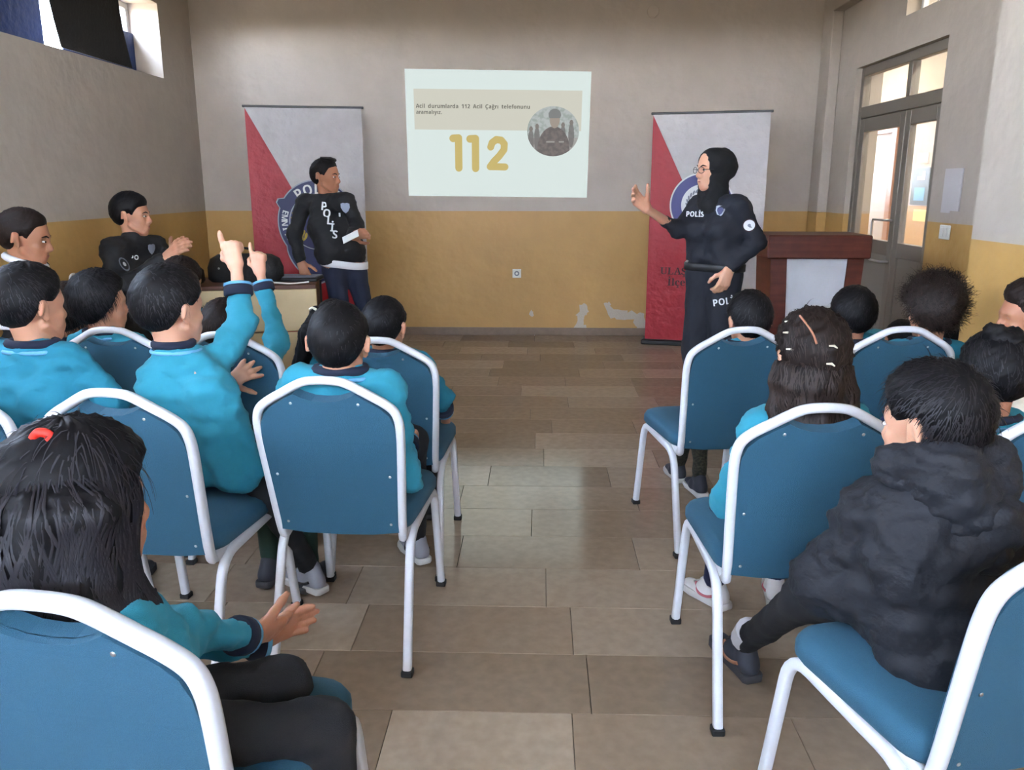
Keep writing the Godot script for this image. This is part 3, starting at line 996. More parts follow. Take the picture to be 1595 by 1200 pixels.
func build_podium():
	var x0 := 1.418; var x1 := 2.055; var z := -5.2
	var t := thing("lectern", "reddish brown wooden lectern with a white front panel beside the door", "lectern", Vector3((x0 + x1) / 2, 0, z))
	var w := (x1 - x0) / 2
	obj("top_board", bxm(Vector3(-w, 0.98, -0.44), Vector3(w, 1.125, 0.0), 0.008), M.red_wood, t)
	for s in [-1.0, 1.0]:
		var p := MB.new()
		p.g = -1
		# posts lean inwards towards the foot
		var a: float = s * (w - 0.08); var b: float = s * (w - 0.12)
		var hw := 0.05
		var ring := func(x: float, y: float) -> Array: return [Vector3(x + hw, y, -0.03), Vector3(x + hw, y, -0.38), Vector3(x - hw, y, -0.38), Vector3(x - hw, y, -0.03)]
		var A: Array = ring.call(b, 0.08); var B: Array = ring.call(a, 0.98)
		for k in 4: p.quad(A[k], A[(k + 1) % 4], B[(k + 1) % 4], B[k])
		p.quad(B[0], B[1], B[2], B[3])
		p.quad(A[3], A[2], A[1], A[0])
		obj("post", p.done(), M.red_wood, t)
	obj("front_panel", bxm(Vector3(-w + 0.125, 0.10, -0.055), Vector3(w - 0.125, 0.98, -0.04), 0.002), M.podium_panel, t)
	obj("plinth", bxm(Vector3(-w + 0.02, 0, -0.42), Vector3(w - 0.02, 0.08, 0.0), 0.006), M.red_wood, t)

func build_table():
	# long desk along the left; brown top, beige front
	# near-right desk end at the corner pixel (492, 443)
	var corner := py(492, 443, 0.76)
	var t := thing("desk", "long wooden desk with a beige front panel that the standing officer leans on", "desk", Vector3(corner.x, 0, corner.z), deg_to_rad(12.0))
	obj("desk_top", bxm(Vector3(-1.5, 0.73, -0.60), Vector3(0, 0.76, 0.0), 0.004), M.table_wood, t)
	for p in [[0.05, 0.43], [0.438, 0.728]]:
		obj("front_panel", bxm(Vector3(-1.5, p[0], -0.02), Vector3(0.0, p[1], 0.008), 0.003), M.table_front, t)
	for s in [-1.47, -0.022]:
		obj("side_panel", bxm(Vector3(s - 0.018, 0, -0.58), Vector3(s + 0.018, 0.73, -0.022), 0.003), M.table_wood, t)
	obj("edge_trim", bxm(Vector3(-0.008, 0.0, -0.60), Vector3(0.0, 0.729, -0.581), 0.001), M.white_frame, t)
	# things on the desks
	var y := 0.76
	var zt := corner.z
	var pad := thing("document_tray", "flat black case lying on the desk under the officer's hand", "case", Vector3(corner.x - 0.27, y, zt - 0.27))
	obj("case_body", bxm(Vector3(-0.26, 0, -0.12), Vector3(0.24, 0.028, 0.12), 0.008), M.black_plastic, pad)
	obj("case_edge", bxm(Vector3(-0.24, 0.028, -0.10), Vector3(0.22, 0.032, 0.10), 0.002), M.grey_print, pad)
	# black bag
	var bp := pz(385, 425, zt - 0.20)
	var bag := thing("black_bag", "black fabric bag with handles standing on the desk in front of the banner", "bag", Vector3(bp.x, y, zt - 0.18))
	var bm := MB.new()
	var rings := []
	for q in [[0.0, 0.24, 0.10], [0.02, 0.26, 0.12], [0.10, 0.26, 0.115], [0.16, 0.24, 0.09], [0.19, 0.19, 0.05], [0.195, 0.12, 0.02]]:
		var rr := []
		for v in rrect(q[1] * 2, q[2] * 2, min(q[1], q[2]) * 0.8, 4): rr.append(Vector3(v.x, q[0], -v.y))
		rings.append(rr)
	bm.loft(rings)
	obj("bag_body", bm.done(), M.bag, bag)
	var hb := MB.new()
	hb.tube(smooth_path([Vector3(-0.09, 0.17, 0.05), Vector3(-0.07, 0.22, 0.03), Vector3(0, 0.235, 0.02), Vector3(0.07, 0.22, 0.03), Vector3(0.09, 0.17, 0.05)], 5), 0.009, 7)
	obj("handle", hb.done(), M.black_plastic, bag)
	var zb := MB.new()
	zb.ball(Vector3(-0.15, 0.10, 0.115), Vector3(0.008, 0.008, 0.006), 8, 5)
	obj("zip_puller", zb.done(), M.steel, bag)
	# dark brown bag / hat beside it
	var hp := pz(325, 430, zt - 0.05)
	var hat := thing("brown_case", "small dark brown case on the desk left of the black bag", "case", Vector3(hp.x - 0.14, y, zt - 0.02))
	var hm := MB.new()
	rings = []
	for q in [[0.0, 0.10, 0.08], [0.02, 0.115, 0.09], [0.09, 0.11, 0.085], [0.12, 0.08, 0.06], [0.125, 0.03, 0.02]]:
		var rr := []
		for v in rrect(q[1] * 2, q[2] * 2, q[2] * 0.8, 4): rr.append(Vector3(v.x, q[0], -v.y))
		rings.append(rr)
	hm.loft(rings)
	obj("case_body", hm.done(), M.hair_brown, hat)
	# cables and adapters
	var cb := thing("cable", "tangled dark cable looping up from the desk beside the seated officer", "cable", Vector3(corner.x - 1.30, y, zt + 0.02))
	var cm := MB.new()
	cm.tube(smooth_path([Vector3(-0.12, 0.006, 0.03), Vector3(-0.08, 0.10, 0.0), Vector3(-0.03, 0.14, -0.02), Vector3(0.02, 0.09, 0.0), Vector3(0.0, 0.02, 0.02), Vector3(0.08, 0.006, 0.05), Vector3(0.14, 0.06, 0.02), Vector3(0.2, 0.09, 0.0), Vector3(0.26, 0.05, 0.03), Vector3(0.24, 0.006, 0.08)], 6), 0.005, 6)
	obj("cord", cm.done(), M.black_plastic, cb)
	var ad := obj("power_adapter", bxm(Vector3(-0.03, 0, -0.02), Vector3(0.03, 0.03, 0.02), 0.006), M.plastic_white, null, Transform3D(Basis(Vector3.UP, 0.4), Vector3(corner.x - 1.36, y, zt + 0.10)))
	tag(ad, "small white plug adapter beside the tangled cable on the desk", "adapter")
	var wc := MB.new()
	wc.tube(smooth_path([Vector3(-0.40, 0.005, -0.03), Vector3(-0.34, 0.012, -0.06), Vector3(-0.29, 0.02, -0.02), Vector3(-0.33, 0.02, 0.0), Vector3(-0.26, 0.01, -0.04), Vector3(-0.18, 0.005, -0.01), Vector3(-0.10, 0.005, -0.05), Vector3(-0.05, 0.012, -0.03)], 6), 0.006, 6)
	var wco := obj("white_cable", wc.done(), M.plastic_white, null, Transform3D(Basis(Vector3.UP, deg_to_rad(12.0)), Vector3(corner.x, y + 0.002, zt)))
	tag(wco, "crumpled white cable along the front edge of the desk", "cable")
	# two dark cables down the desk end
	for k in 2:
		var dc := MB.new()
		dc.tube(smooth_path([Vector3(-0.05, 0.006, -0.30 - 0.14 * k), Vector3(0.006, 0.004, -0.30 - 0.14 * k), Vector3(0.012, -0.06, -0.29 - 0.14 * k), Vector3(0.012, -0.25, -0.33 - 0.12 * k), Vector3(0.012, -0.45, -0.30 - 0.12 * k)], 6), 0.004, 6)
		var o := obj("dark_cable", dc.done(), M.black_plastic, null, Transform3D(Basis(Vector3.UP, deg_to_rad(12.0)), Vector3(corner.x, y, zt)))
		tag(o, ["thin dark cable hanging down the desk end, nearer its beige front", "thin dark cable hanging down the desk end, nearer its white edge"][k], "cable", "cables down the desk end")

# ---------------------------------------------------------------- chairs
func back_pt(u: float, v: float) -> Vector3:    # point on the leaning back plane; v from 0 at the seat to 1 at the crown
	return Vector3(u, lerp(0.405, 0.905, v), lerp(0.200, 0.306, v))
func make_chair() -> Node3D:
	var t := Node3D.new()
	# seat cushion
	var s := MB.new()
	var rings := []
	for q in [[0.412, 0.03], [0.418, 0.008], [0.43, 0.0], [0.455, 0.0], [0.470, 0.008], [0.480, 0.026], [0.486, 0.07], [0.489, 0.13]]:
		var rr := []
		for p in rrect(0.425 - 2 * q[1], 0.43 - 2 * q[1], max(0.07 - q[1] * 0.4, 0.02), 5):
			rr.append(Vector3(p.x * (1.0 + 0.04 * p.y / 0.2), q[0], -p.y - 0.015))
		rings.append(rr)
	s.loft(rings)
	obj("seat", s.done(), M.chair_fabric, t)
	# two side frames: front leg, rail under the seat, rear leg
	for sd in [-1.0, 1.0]:
		var l := MB.new()
		var path := fillet([Vector3(0.207 * sd, 0.012, -0.285), Vector3(0.197 * sd, 0.405, -0.225), Vector3(0.197 * sd, 0.395, 0.16), Vector3(0.204 * sd, 0.012, 0.288)], 0.075, 6)
		l.sweep(path, rrect(0.028, 0.026, 0.008, 2), Vector3.RIGHT)
		obj("side_frame", l.done(), M.white_frame, t)
		for z in [-0.2855, 0.2885]:
			obj("foot_cap", bxm(Vector3(-0.017, 0, -0.017), Vector3(0.017, 0.02, 0.017), 0.003), M.rubber, t, Transform3D(Basis.IDENTITY, Vector3(0.2065 * sd if z < 0 else 0.2045 * sd, 0, z)))
	# back frame: one tube, crown top
	var half := [[0.178, 0.02, 1], [0.186, 0.10, 0], [0.198, 0.48, 0], [0.203, 0.66, 0], [0.202, 0.755, 0], [0.192, 0.82, 0], [0.166, 0.868, 0], [0.12, 0.922, 0], [0.075, 0.972, 0], [0.045, 0.994, 0], [0.0, 1.0, 0]]
	var pts := []
	pts.append(Vector3(-0.180, 0.418, 0.10))
	pts.append(Vector3(-0.181, 0.402, 0.155))
	pts.append(Vector3(-0.182, 0.402, 0.190))
	for h in half.slice(1): pts.append(back_pt(-h[0], h[1]))
	var mir := pts.duplicate()
	mir.reverse()
	for p in mir.slice(1): pts.append(Vector3(-p.x, p.y, p.z))
	var f := MB.new()
	f.sweep(smooth_path(pts, 4), rrect(0.024, 0.030, 0.009, 2), Vector3(0, 0.2, 1))
	obj("back_frame", f.done(), M.white_frame, t)
	# padded back with the scooped hand hold under the crown
	var outline := [[-0.178, 0.045], [-0.19, 0.48], [-0.193, 0.66], [-0.190, 0.74], [-0.178, 0.80], [-0.155, 0.845], [-0.115, 0.893], [-0.085, 0.925], [-0.066, 0.905], [-0.035, 0.885], [0.0, 0.880], [0.035, 0.885], [0.066, 0.905], [0.085, 0.925], [0.115, 0.893], [0.155, 0.845], [0.178, 0.80], [0.190, 0.74], [0.193, 0.66], [0.19, 0.48], [0.178, 0.045], [0.1, 0.025], [0.0, 0.02], [-0.1, 0.025]]
	var lean := atan2(0.106, 0.5)
	var L := sqrt(0.25 + 0.106 * 0.106)
	var poly := PackedVector2Array()
	for o in outline: poly.append(Vector2(o[0], o[1] * L))
	# local frame: x across, y up the back, z to the rear
	var fr := Transform3D(Basis(Vector3.RIGHT, Vector3(0, cos(lean), sin(lean)), Vector3(0, -sin(lean), cos(lean))), Vector3(0, 0.405, 0.200))
	var bk := MB.new()
	bk.prism(poly, 0.014, fr * Transform3D(Basis.IDENTITY, Vector3(0, 0, -0.002)), 0.005)
	# front padding, domed towards the sitter
	bk.prism(poly, 0.030, fr * Transform3D(Basis(Vector3.RIGHT, Vector3.UP, Vector3.FORWARD), Vector3(0, 0, 0.0)), 0.006)
	obj("backrest", bk.done(), M.chair_fabric, t)
	var n := 0
	for q in [[-0.095, 0.87], [0.095, 0.87], [-0.165, 0.42], [0.165, 0.42], [-0.155, 0.10], [0.155, 0.10]]:
		var sc := MB.new()
		sc.ball(Vector3.ZERO, Vector3(0.0045, 0.0045, 0.002), 8, 4)
		obj("screw", sc.done(), M.steel, t, fr * Transform3D(Basis.IDENTITY, Vector3(q[0], q[1] * L, 0.0125)))
	return t
var CH := {}
func build_chairs():
	# name, x, z, yaw in degrees (positive turns to the left), label
	var list := [
		["C1", -0.594, -1.238, -7.8, "blue padded chair under the clapping girl with the red hair tie"],
		["C2", -1.07, -2.311, -6.7, "blue padded chair with white frame under the boy pointing up"],
		["C3", -1.60, -2.36, -3.0, "blue padded chair with white frame under the boy left of the pointing boy"],
		["C4", -0.571, -2.468, -3.2, "blue padded aisle chair under the boy in grey and black sneakers"],
		["C5", -0.558, -3.071, -0.9, "blue padded aisle chair whose edge the short-haired boy grips"],
		["C6", -1.11, -3.16, -4.0, "blue padded chair with a child's spread hand resting on its back"],
		["C7", -1.575, -3.246, -2.0, "blue padded chair under the child with the shaggy dark bob"],
		["C8", -2.01, -3.30, 0.0, "blue padded chair near the left wall under the child with reddish dark hair"],
		["R1", 0.82, -1.50, 15.0, "blue padded chair with white frame under the boy in the dark hooded jacket"],
		["R2", 0.68, -2.224, 1.8, "blue padded chair with white frame under the girl with clipped hair"],
		["R3", 0.706, -3.322, 10.0, "blue padded chair on the right aisle under the boy in a short sleeve"],
		["R4", 1.328, -3.352, 5.0, "blue padded chair with white frame under the curly-haired boy"],
		["R5", 1.29, -2.26, 6.0, "blue padded chair with white frame under the child with the top knot"],
		["R8", 1.62, -2.82, 85.0, "blue padded chair against the near right wall under the child in cream"],
		["S1", -2.42, -3.82, -72.0, "blue padded chair by the left wall under the man with a white collar"],
		["S2", -2.47, -4.90, -72.0, "blue padded chair by the left wall under the seated officer with the sleeve badge"],
	]
	var proto := make_chair()
	for i in list.size():
		var a = list[i]
		var c: Node3D = proto if i == 0 else proto.duplicate()
		c.name = numbered("banquet_chair")
		add_child(c)
		c.position = Vector3(a[1], 0, a[2])
		c.rotation.y = deg_to_rad(a[3])
		tag(c, a[4], "chair", "blue banquet chairs of the audience")
		CH[a[0]] = [Vector3(a[1], 0, a[2]), a[3]]

# low stools of the front rows, which have no backs
func build_stools():
	var list := [
		[-1.04, -3.92, "low wooden stool under the girl with the long black ponytail"],
		[-1.70, -3.97, "low wooden stool under the brown-haired child before the desk"],
		[1.46, -4.06, "low wooden stool facing the lectern under the boy with a round crop"],
		[2.06, -4.14, "low wooden stool by the door under the black-haired child"],
		[1.86, -4.60, "low wooden stool beside the lectern under the child whose crown just shows"],
	]
	var proto := Node3D.new()
	obj("seat", bxm(Vector3(-0.17, 0.445, -0.17), Vector3(0.17, 0.48, 0.17), 0.012), M.table_wood, proto)
	for x in [-1.0, 1.0]:
		for z in [-1.0, 1.0]:
			var l := MB.new()
			l.tube([Vector3(0.165 * x, 0, 0.165 * z), Vector3(0.125 * x, 0.445, 0.125 * z)], [0.014, 0.018], 8)
			obj("leg", l.done(), M.table_wood, proto)
	for x in [-1.0, 1.0]:
		obj("stretcher", bxm(Vector3(0.147 * x - 0.008, 0.18, -0.14), Vector3(0.147 * x + 0.008, 0.205, 0.14), 0.003), M.table_wood, proto)
	for i in list.size():
		var o: Node3D = proto if i == 0 else proto.duplicate()
		o.name = numbered("stool")
		add_child(o)
		o.position = Vector3(list[i][0], 0, list[i][1])
		tag(o, list[i][2], "stool", "low stools of the front rows")
# ---------------------------------------------------------------- bodies: smooth fields meshed as surface nets
class Acc:
	var v := PackedVector3Array()
	var n := PackedVector3Array()
	var i := PackedInt32Array()
	func mesh() -> ArrayMesh:
		var m := ArrayMesh.new()
		if v.size() == 0: return m
		var a := []
		a.resize(Mesh.ARRAY_MAX)
		a[Mesh.ARRAY_VERTEX] = v
		a[Mesh.ARRAY_NORMAL] = n
		a[Mesh.ARRAY_INDEX] = i
		m.add_surface_from_arrays(Mesh.PRIMITIVE_TRIANGLES, a)
		return m
class Field:
	var o := Vector3.ZERO
	var h := 0.01
	var nx := 0
	var ny := 0
	var nz := 0
	var k := 80.0
	var acc := PackedFloat32Array()
	var caps := []
	func _init(cell: float, kk: float):
		h = cell
		k = kk
	func add(a: Vector3, b: Vector3, ra: float, rb: float, n := Vector3.ZERO, f := 1.0, w := 1.0):
		caps.append([a, b, ra, rb, n, f, w])
	func fill():
		var lo := Vector3.ONE * 1e9
		var hi := -lo
		for c in caps:
			if c[6] < 0: continue
			var r: float = max(c[2], c[3])
			for p in [c[0], c[1]]:
				lo = lo.min(p - Vector3.ONE * r)
				hi = hi.max(p + Vector3.ONE * r)
		var pad := 2.0 / k + 2.5 * h
		o = lo - Vector3.ONE * pad
		var s := hi - lo + Vector3.ONE * 2 * pad
		nx = int(ceil(s.x / h)) + 1
		ny = int(ceil(s.y / h)) + 1
		nz = int(ceil(s.z / h)) + 1
		acc.resize(nx * ny * nz)
		for c in caps:
			one(c[0], c[1], c[2], c[3], c[4], c[5], c[6])
	func one(a: Vector3, b: Vector3, ra: float, rb: float, n: Vector3, f: float, w: float):
		var m: float = 3.2 / k
		var r: float = max(ra, rb) + m
		var lo := (a.min(b) - Vector3.ONE * r - o) / h
		var hi := (a.max(b) + Vector3.ONE * r - o) / h
		var x0: int = max(int(lo.x), 0); var x1: int = min(int(hi.x) + 1, nx - 1)
		var y0: int = max(int(lo.y), 0); var y1: int = min(int(hi.y) + 1, ny - 1)
		var z0: int = max(int(lo.z), 0); var z1: int = min(int(hi.z) + 1, nz - 1)
		var ab := b - a
		var l2: float = max(ab.length_squared(), 1e-9)
		var iab := ab / l2
		var dr := rb - ra
		var flat := f != 1.0
		var fk := 1.0 / f - 1.0
		var p := Vector3.ZERO
		for z in range(z0, z1 + 1):
			p.z = o.z + z * h
			for y in range(y0, y1 + 1):
				p.y = o.y + y * h
				var base := (z * ny + y) * nx
				for x in range(x0, x1 + 1):
					p.x = o.x + x * h
					var q := p - a
					var t := clampf(q.dot(iab), 0.0, 1.0)
					q -= ab * t
					if flat: q += n * (q.dot(n) * fk)
					var d := q.length() - ra - dr * t
					if d < m:
						acc[base + x] += w * exp(-k * maxf(d, -0.08))
	func at(p: Vector3) -> float:
		var q := (p - o) / h
		var x := int(q.x); var y := int(q.y); var z := int(q.z)
		if x < 0 or y < 0 or z < 0 or x >= nx - 1 or y >= ny - 1 or z >= nz - 1: return 0.0
		var fx := q.x - x; var fy := q.y - y; var fz := q.z - z
		var i := (z * ny + y) * nx + x
		var s2 := nx; var s3 := nx * ny
		var a: float = lerp(lerp(acc[i], acc[i + 1], fx), lerp(acc[i + s2], acc[i + s2 + 1], fx), fy)
		var b: float = lerp(lerp(acc[i + s3], acc[i + s3 + 1], fx), lerp(acc[i + s3 + s2], acc[i + s3 + s2 + 1], fx), fy)
		return lerp(a, b, fz)
	func hit(p: Vector3, d: Vector3, far := 0.5) -> Array:   # [point, outward normal]
		var t := 0.0
		while t < far:
			var q := p + d * t
			if at(q) >= 1.0:
				var e := h * 0.8
				var g := Vector3(lg(q + Vector3(e, 0, 0)) - lg(q - Vector3(e, 0, 0)), lg(q + Vector3(0, e, 0)) - lg(q - Vector3(0, e, 0)), lg(q + Vector3(0, 0, e)) - lg(q - Vector3(0, 0, e)))
				return [q, (-g).normalized()]
			t += 0.002
		return []
	func lg(p: Vector3) -> float:
		return log(maxf(at(p), 1e-6))
	func build(out: Acc, org: Vector3, amp := 0.0, noise: FastNoiseLite = null, fs := Vector3.ONE, keep_above := -1e9):
		fill()
		var n := nx * ny * nz
		var ins := PackedByteArray()
		ins.resize(n)
		var s2 := nx; var s3 := nx * ny
		var rows := PackedByteArray()
		rows.resize(ny * nz)
		for r in ny * nz:
			var b := r * nx
			var c := 0
			for x in nx:
				if acc[b + x] >= 1.0:
					ins[b + x] = 1
					c += 1
			rows[r] = 0 if c == 0 else 1
		var vid := PackedInt32Array()
		vid.resize(n)
		vid.fill(-1)
		var active := PackedInt32Array()
		for z in nz - 1:
			for y in ny - 1:
				var r := z * ny + y
				if rows[r] == 0 and rows[r + 1] == 0 and rows[r + ny] == 0 and rows[r + ny + 1] == 0: continue
				var b := r * nx
				var prev: int = ins[b] + ins[b + s2] + ins[b + s3] + ins[b + s3 + s2]
				for x in nx - 1:
					var i := b + x
					var j := i + 1
					var nxt: int = ins[j] + ins[j + s2] + ins[j + s3] + ins[j + s3 + s2]
					var cnt := prev + nxt
					prev = nxt
					if cnt == 0 or cnt == 8: continue
					var f0 := -log(maxf(acc[i], 1e-7)); var f1 := -log(maxf(acc[j], 1e-7))
					var f2 := -log(maxf(acc[i + s2], 1e-7)); var f3 := -log(maxf(acc[j + s2], 1e-7))
					var f4 := -log(maxf(acc[i + s3], 1e-7)); var f5 := -log(maxf(acc[j + s3], 1e-7))
					var f6 := -log(maxf(acc[i + s3 + s2], 1e-7)); var f7 := -log(maxf(acc[j + s3 + s2], 1e-7))
					var p := Vector3.ZERO
					var m := 0
					if (f0 > 0) != (f1 > 0): p += Vector3(f0 / (f0 - f1), 0, 0); m += 1
					if (f2 > 0) != (f3 > 0): p += Vector3(f2 / (f2 - f3), 1, 0); m += 1
					if (f4 > 0) != (f5 > 0): p += Vector3(f4 / (f4 - f5), 0, 1); m += 1
					if (f6 > 0) != (f7 > 0): p += Vector3(f6 / (f6 - f7), 1, 1); m += 1
					if (f0 > 0) != (f2 > 0): p += Vector3(0, f0 / (f0 - f2), 0); m += 1
					if (f1 > 0) != (f3 > 0): p += Vector3(1, f1 / (f1 - f3), 0); m += 1
					if (f4 > 0) != (f6 > 0): p += Vector3(0, f4 / (f4 - f6), 1); m += 1
					if (f5 > 0) != (f7 > 0): p += Vector3(1, f5 / (f5 - f7), 1); m += 1
					if (f0 > 0) != (f4 > 0): p += Vector3(0, 0, f0 / (f0 - f4)); m += 1
					if (f1 > 0) != (f5 > 0): p += Vector3(1, 0, f1 / (f1 - f5)); m += 1
					if (f2 > 0) != (f6 > 0): p += Vector3(0, 1, f2 / (f2 - f6)); m += 1
					if (f3 > 0) != (f7 > 0): p += Vector3(1, 1, f3 / (f3 - f7)); m += 1
					if m == 0: continue
					p /= m
					var g := Vector3(f1 + f3 + f5 + f7 - f0 - f2 - f4 - f6, f2 + f3 + f6 + f7 - f0 - f1 - f4 - f5, f4 + f5 + f6 + f7 - f0 - f1 - f2 - f3).normalized()
					var w := o + (p + Vector3(x, y, z)) * h
					if noise:
						var q := w * fs
						w += g * (amp * noise.get_noise_3dv(q))
					vid[i] = out.v.size()
					out.v.append(w - org)
					out.n.append(g)
					active.append(i)
		for i in active:
			var a := ins[i]
			if a != ins[i + 1]: face(out, vid[i - s2 - s3], vid[i - s3], vid[i], vid[i - s2], a == 1)
			if a != ins[i + s2]: face(out, vid[i - s3 - 1], vid[i - 1], vid[i], vid[i - s3], a == 1)
			if a != ins[i + s3]: face(out, vid[i - 1 - s2], vid[i - s2], vid[i], vid[i - 1], a == 1)
	func face(out: Acc, a: int, b: int, c: int, d: int, fw: bool):
		if a < 0 or b < 0 or c < 0 or d < 0: return
		if fw: out.i.append_array(PackedInt32Array([a, c, b, a, d, c]))
		else: out.i.append_array(PackedInt32Array([a, b, c, a, c, d]))
func renormal(a: Acc):    # normals from faces, after the noise moved the vertices
	var nn := PackedVector3Array()
	nn.resize(a.v.size())
	for t in range(0, a.i.size(), 3):
		var p := a.i[t]; var q := a.i[t + 1]; var r := a.i[t + 2]
		var c := (a.v[r] - a.v[p]).cross(a.v[q] - a.v[p])
		nn[p] += c; nn[q] += c; nn[r] += c
	for k in nn.size():
		if nn[k].length_squared() > 0: a.n[k] = nn[k].normalized()

# ---------------------------------------------------------------- hands
func hand(out: Acc, org: Vector3, wrist: Vector3, d: Vector3, dorsal: Vector3, right: bool, s: float, curls: Array, splay := 0.0, cell := 0.0033, from := Vector3.ZERO):
	d = d.normalized()
	var n := (dorsal - d * dorsal.dot(d)).normalized()
	var l := d.cross(n)
	var t := -l if right else l       # towards the thumb
	var f := Field.new(cell, 260.0)
	var offs := [0.028, 0.0095, -0.0095, -0.027]
	var reach := [0.092, 0.096, 0.090, 0.080]
	var lens := [0.072, 0.080, 0.074, 0.058]
	for k in 4:
		var base: Vector3 = wrist + (t * offs[k] * 0.62 + d * 0.008) * s
		var kn: Vector3 = wrist + (t * offs[k] + d * reach[k]) * s
		f.add(base, kn, 0.0150 * s, 0.0110 * s)
		var fd: Vector3 = (d + t * (offs[k] / 0.03) * (0.10 + splay)).normalized()
		var ang := 0.0
		var p := kn
		var rr := 0.0098 * s
		for j in 3:
			ang += deg_to_rad([78.0, 98.0, 62.0][j]) * curls[k + 1] + deg_to_rad(4.0)
			var dir := fd * cos(ang) - n * sin(ang)
			var e: Vector3 = p + dir * lens[k] * s * [0.46, 0.31, 0.23][j]
			f.add(p, e, rr, rr * 0.90)
			rr *= 0.90
			p = e
	# heel of the hand, thumb
	f.add(wrist, wrist + d * 0.05 * s, 0.0200 * s, 0.0200 * s, n, 0.75)
	f.add(wrist + t * 0.012 * s - n * 0.004 * s, wrist + (t * 0.026 + d * 0.04 - n * 0.010) * s, 0.014 * s, 0.015 * s)
	var tp: Vector3 = wrist + (t * 0.024 + d * 0.028 - n * 0.008) * s
	var td := (t * (0.75 + splay) + d * 0.75 - n * 0.3).normalized()
	var tr := 0.0115 * s
	for j in 3:
		var e: Vector3 = tp + td * s * [0.042, 0.032, 0.024][j]
		f.add(tp, e, tr, tr * 0.9)
		tr *= 0.9
		tp = e
		td = (td + (-t * 0.7 + d * 0.25 - n * 0.35) * curls[0]).normalized()
	if from != Vector3.ZERO:
		f.add(from, wrist, (0.029 if from.distance_to(wrist) > 0.09 * s else 0.0235) * s, 0.0215 * s)
	else:
		f.add(wrist - d * 0.06 * s, wrist, 0.026 * s, 0.0215 * s)
	f.build(out, org)

# ---------------------------------------------------------------- heads
func head_basis(yaw: float, pitch: float, roll: float) -> Basis:
	return Basis(Vector3.UP, deg_to_rad(yaw)) * Basis(Vector3.RIGHT, deg_to_rad(pitch)) * Basis(Vector3.BACK, deg_to_rad(roll))
func head(out: Acc, org: Vector3, c: Vector3, B: Basis, s: float, neck: Vector3, cell: float, child: bool, ears := true):
	var f := Field.new(cell, 150.0)
	var P := func(x: float, y: float, z: float) -> Vector3: return c + B * (Vector3(x, y, z) * s)
	var X := B.x
	# skull and face
	f.add(P.call(0, 0.030, -0.012), P.call(0, 0.026, 0.030), 0.072 * s, 0.074 * s, X, 0.98)
	f.add(P.call(0, 0.050, -0.020), P.call(0, 0.040, 0.028), 0.062 * s, 0.062 * s)
	f.add(P.call(0, 0.02, -0.028), P.call(0, -0.048, -0.034), 0.054 * s, 0.044 * s, X, 1.06)
	for q in [-1.0, 1.0]:
		f.add(P.call(0.034 * q, -0.022, -0.056), P.call(0.030 * q, -0.040, -0.054), 0.022 * s, 0.019 * s)       # cheeks
		f.add(P.call(0.050 * q, -0.045, -0.004), P.call(0.020 * q, -0.088, -0.058), 0.015 * s, 0.016 * s)       # jaw
		f.add(P.call(0.012 * q, 0.024, -0.084), P.call(0.042 * q, 0.022, -0.066), 0.009 * s, 0.009 * s)         # brow
		# ears
		if ears:
			f.add(P.call(0.083 * q, 0.018, 0.016), P.call(0.078 * q, -0.022, 0.006), 0.017 * s, 0.010 * s, (X * q * 0.85 + B.z * 0.5).normalized(), 0.42)
			f.add(P.call(0.092 * q, 0.028, 0.022), P.call(0.090 * q, -0.006, 0.028), 0.008 * s, 0.007 * s)
		f.add(P.call(0.030 * q, 0.004, -0.094), P.call(0.032 * q, 0.004, -0.092), 0.010 * s, 0.010 * s, Vector3.ZERO, 1.0, -1.2)
	f.add(P.call(0, -0.090, -0.066), P.call(0, -0.094, -0.064), 0.017 * s, 0.017 * s)                            # chin
	f.add(P.call(0, 0.010, -0.084), P.call(0, -0.026, -0.100 if not child else -0.095), 0.008 * s, 0.0115 * s)   # nose
	f.add(P.call(-0.010, -0.031, -0.089), P.call(0.010, -0.031, -0.089), 0.0075 * s, 0.0075 * s)
	f.add(P.call(-0.016, -0.056, -0.079), P.call(0.016, -0.056, -0.079), 0.0085 * s, 0.0085 * s)                 # lips
	f.add(P.call(-0.013, -0.067, -0.077), P.call(0.013, -0.067, -0.077), 0.0085 * s, 0.0085 * s)
	# neck
	f.add(P.call(0, -0.05, 0.024), neck, 0.046 * s, (0.044 if child else 0.052) * s)
	f.add(neck, neck - Vector3(0, 0.03, 0), 0.042 * s, 0.040 * s)
	f.build(out, org)
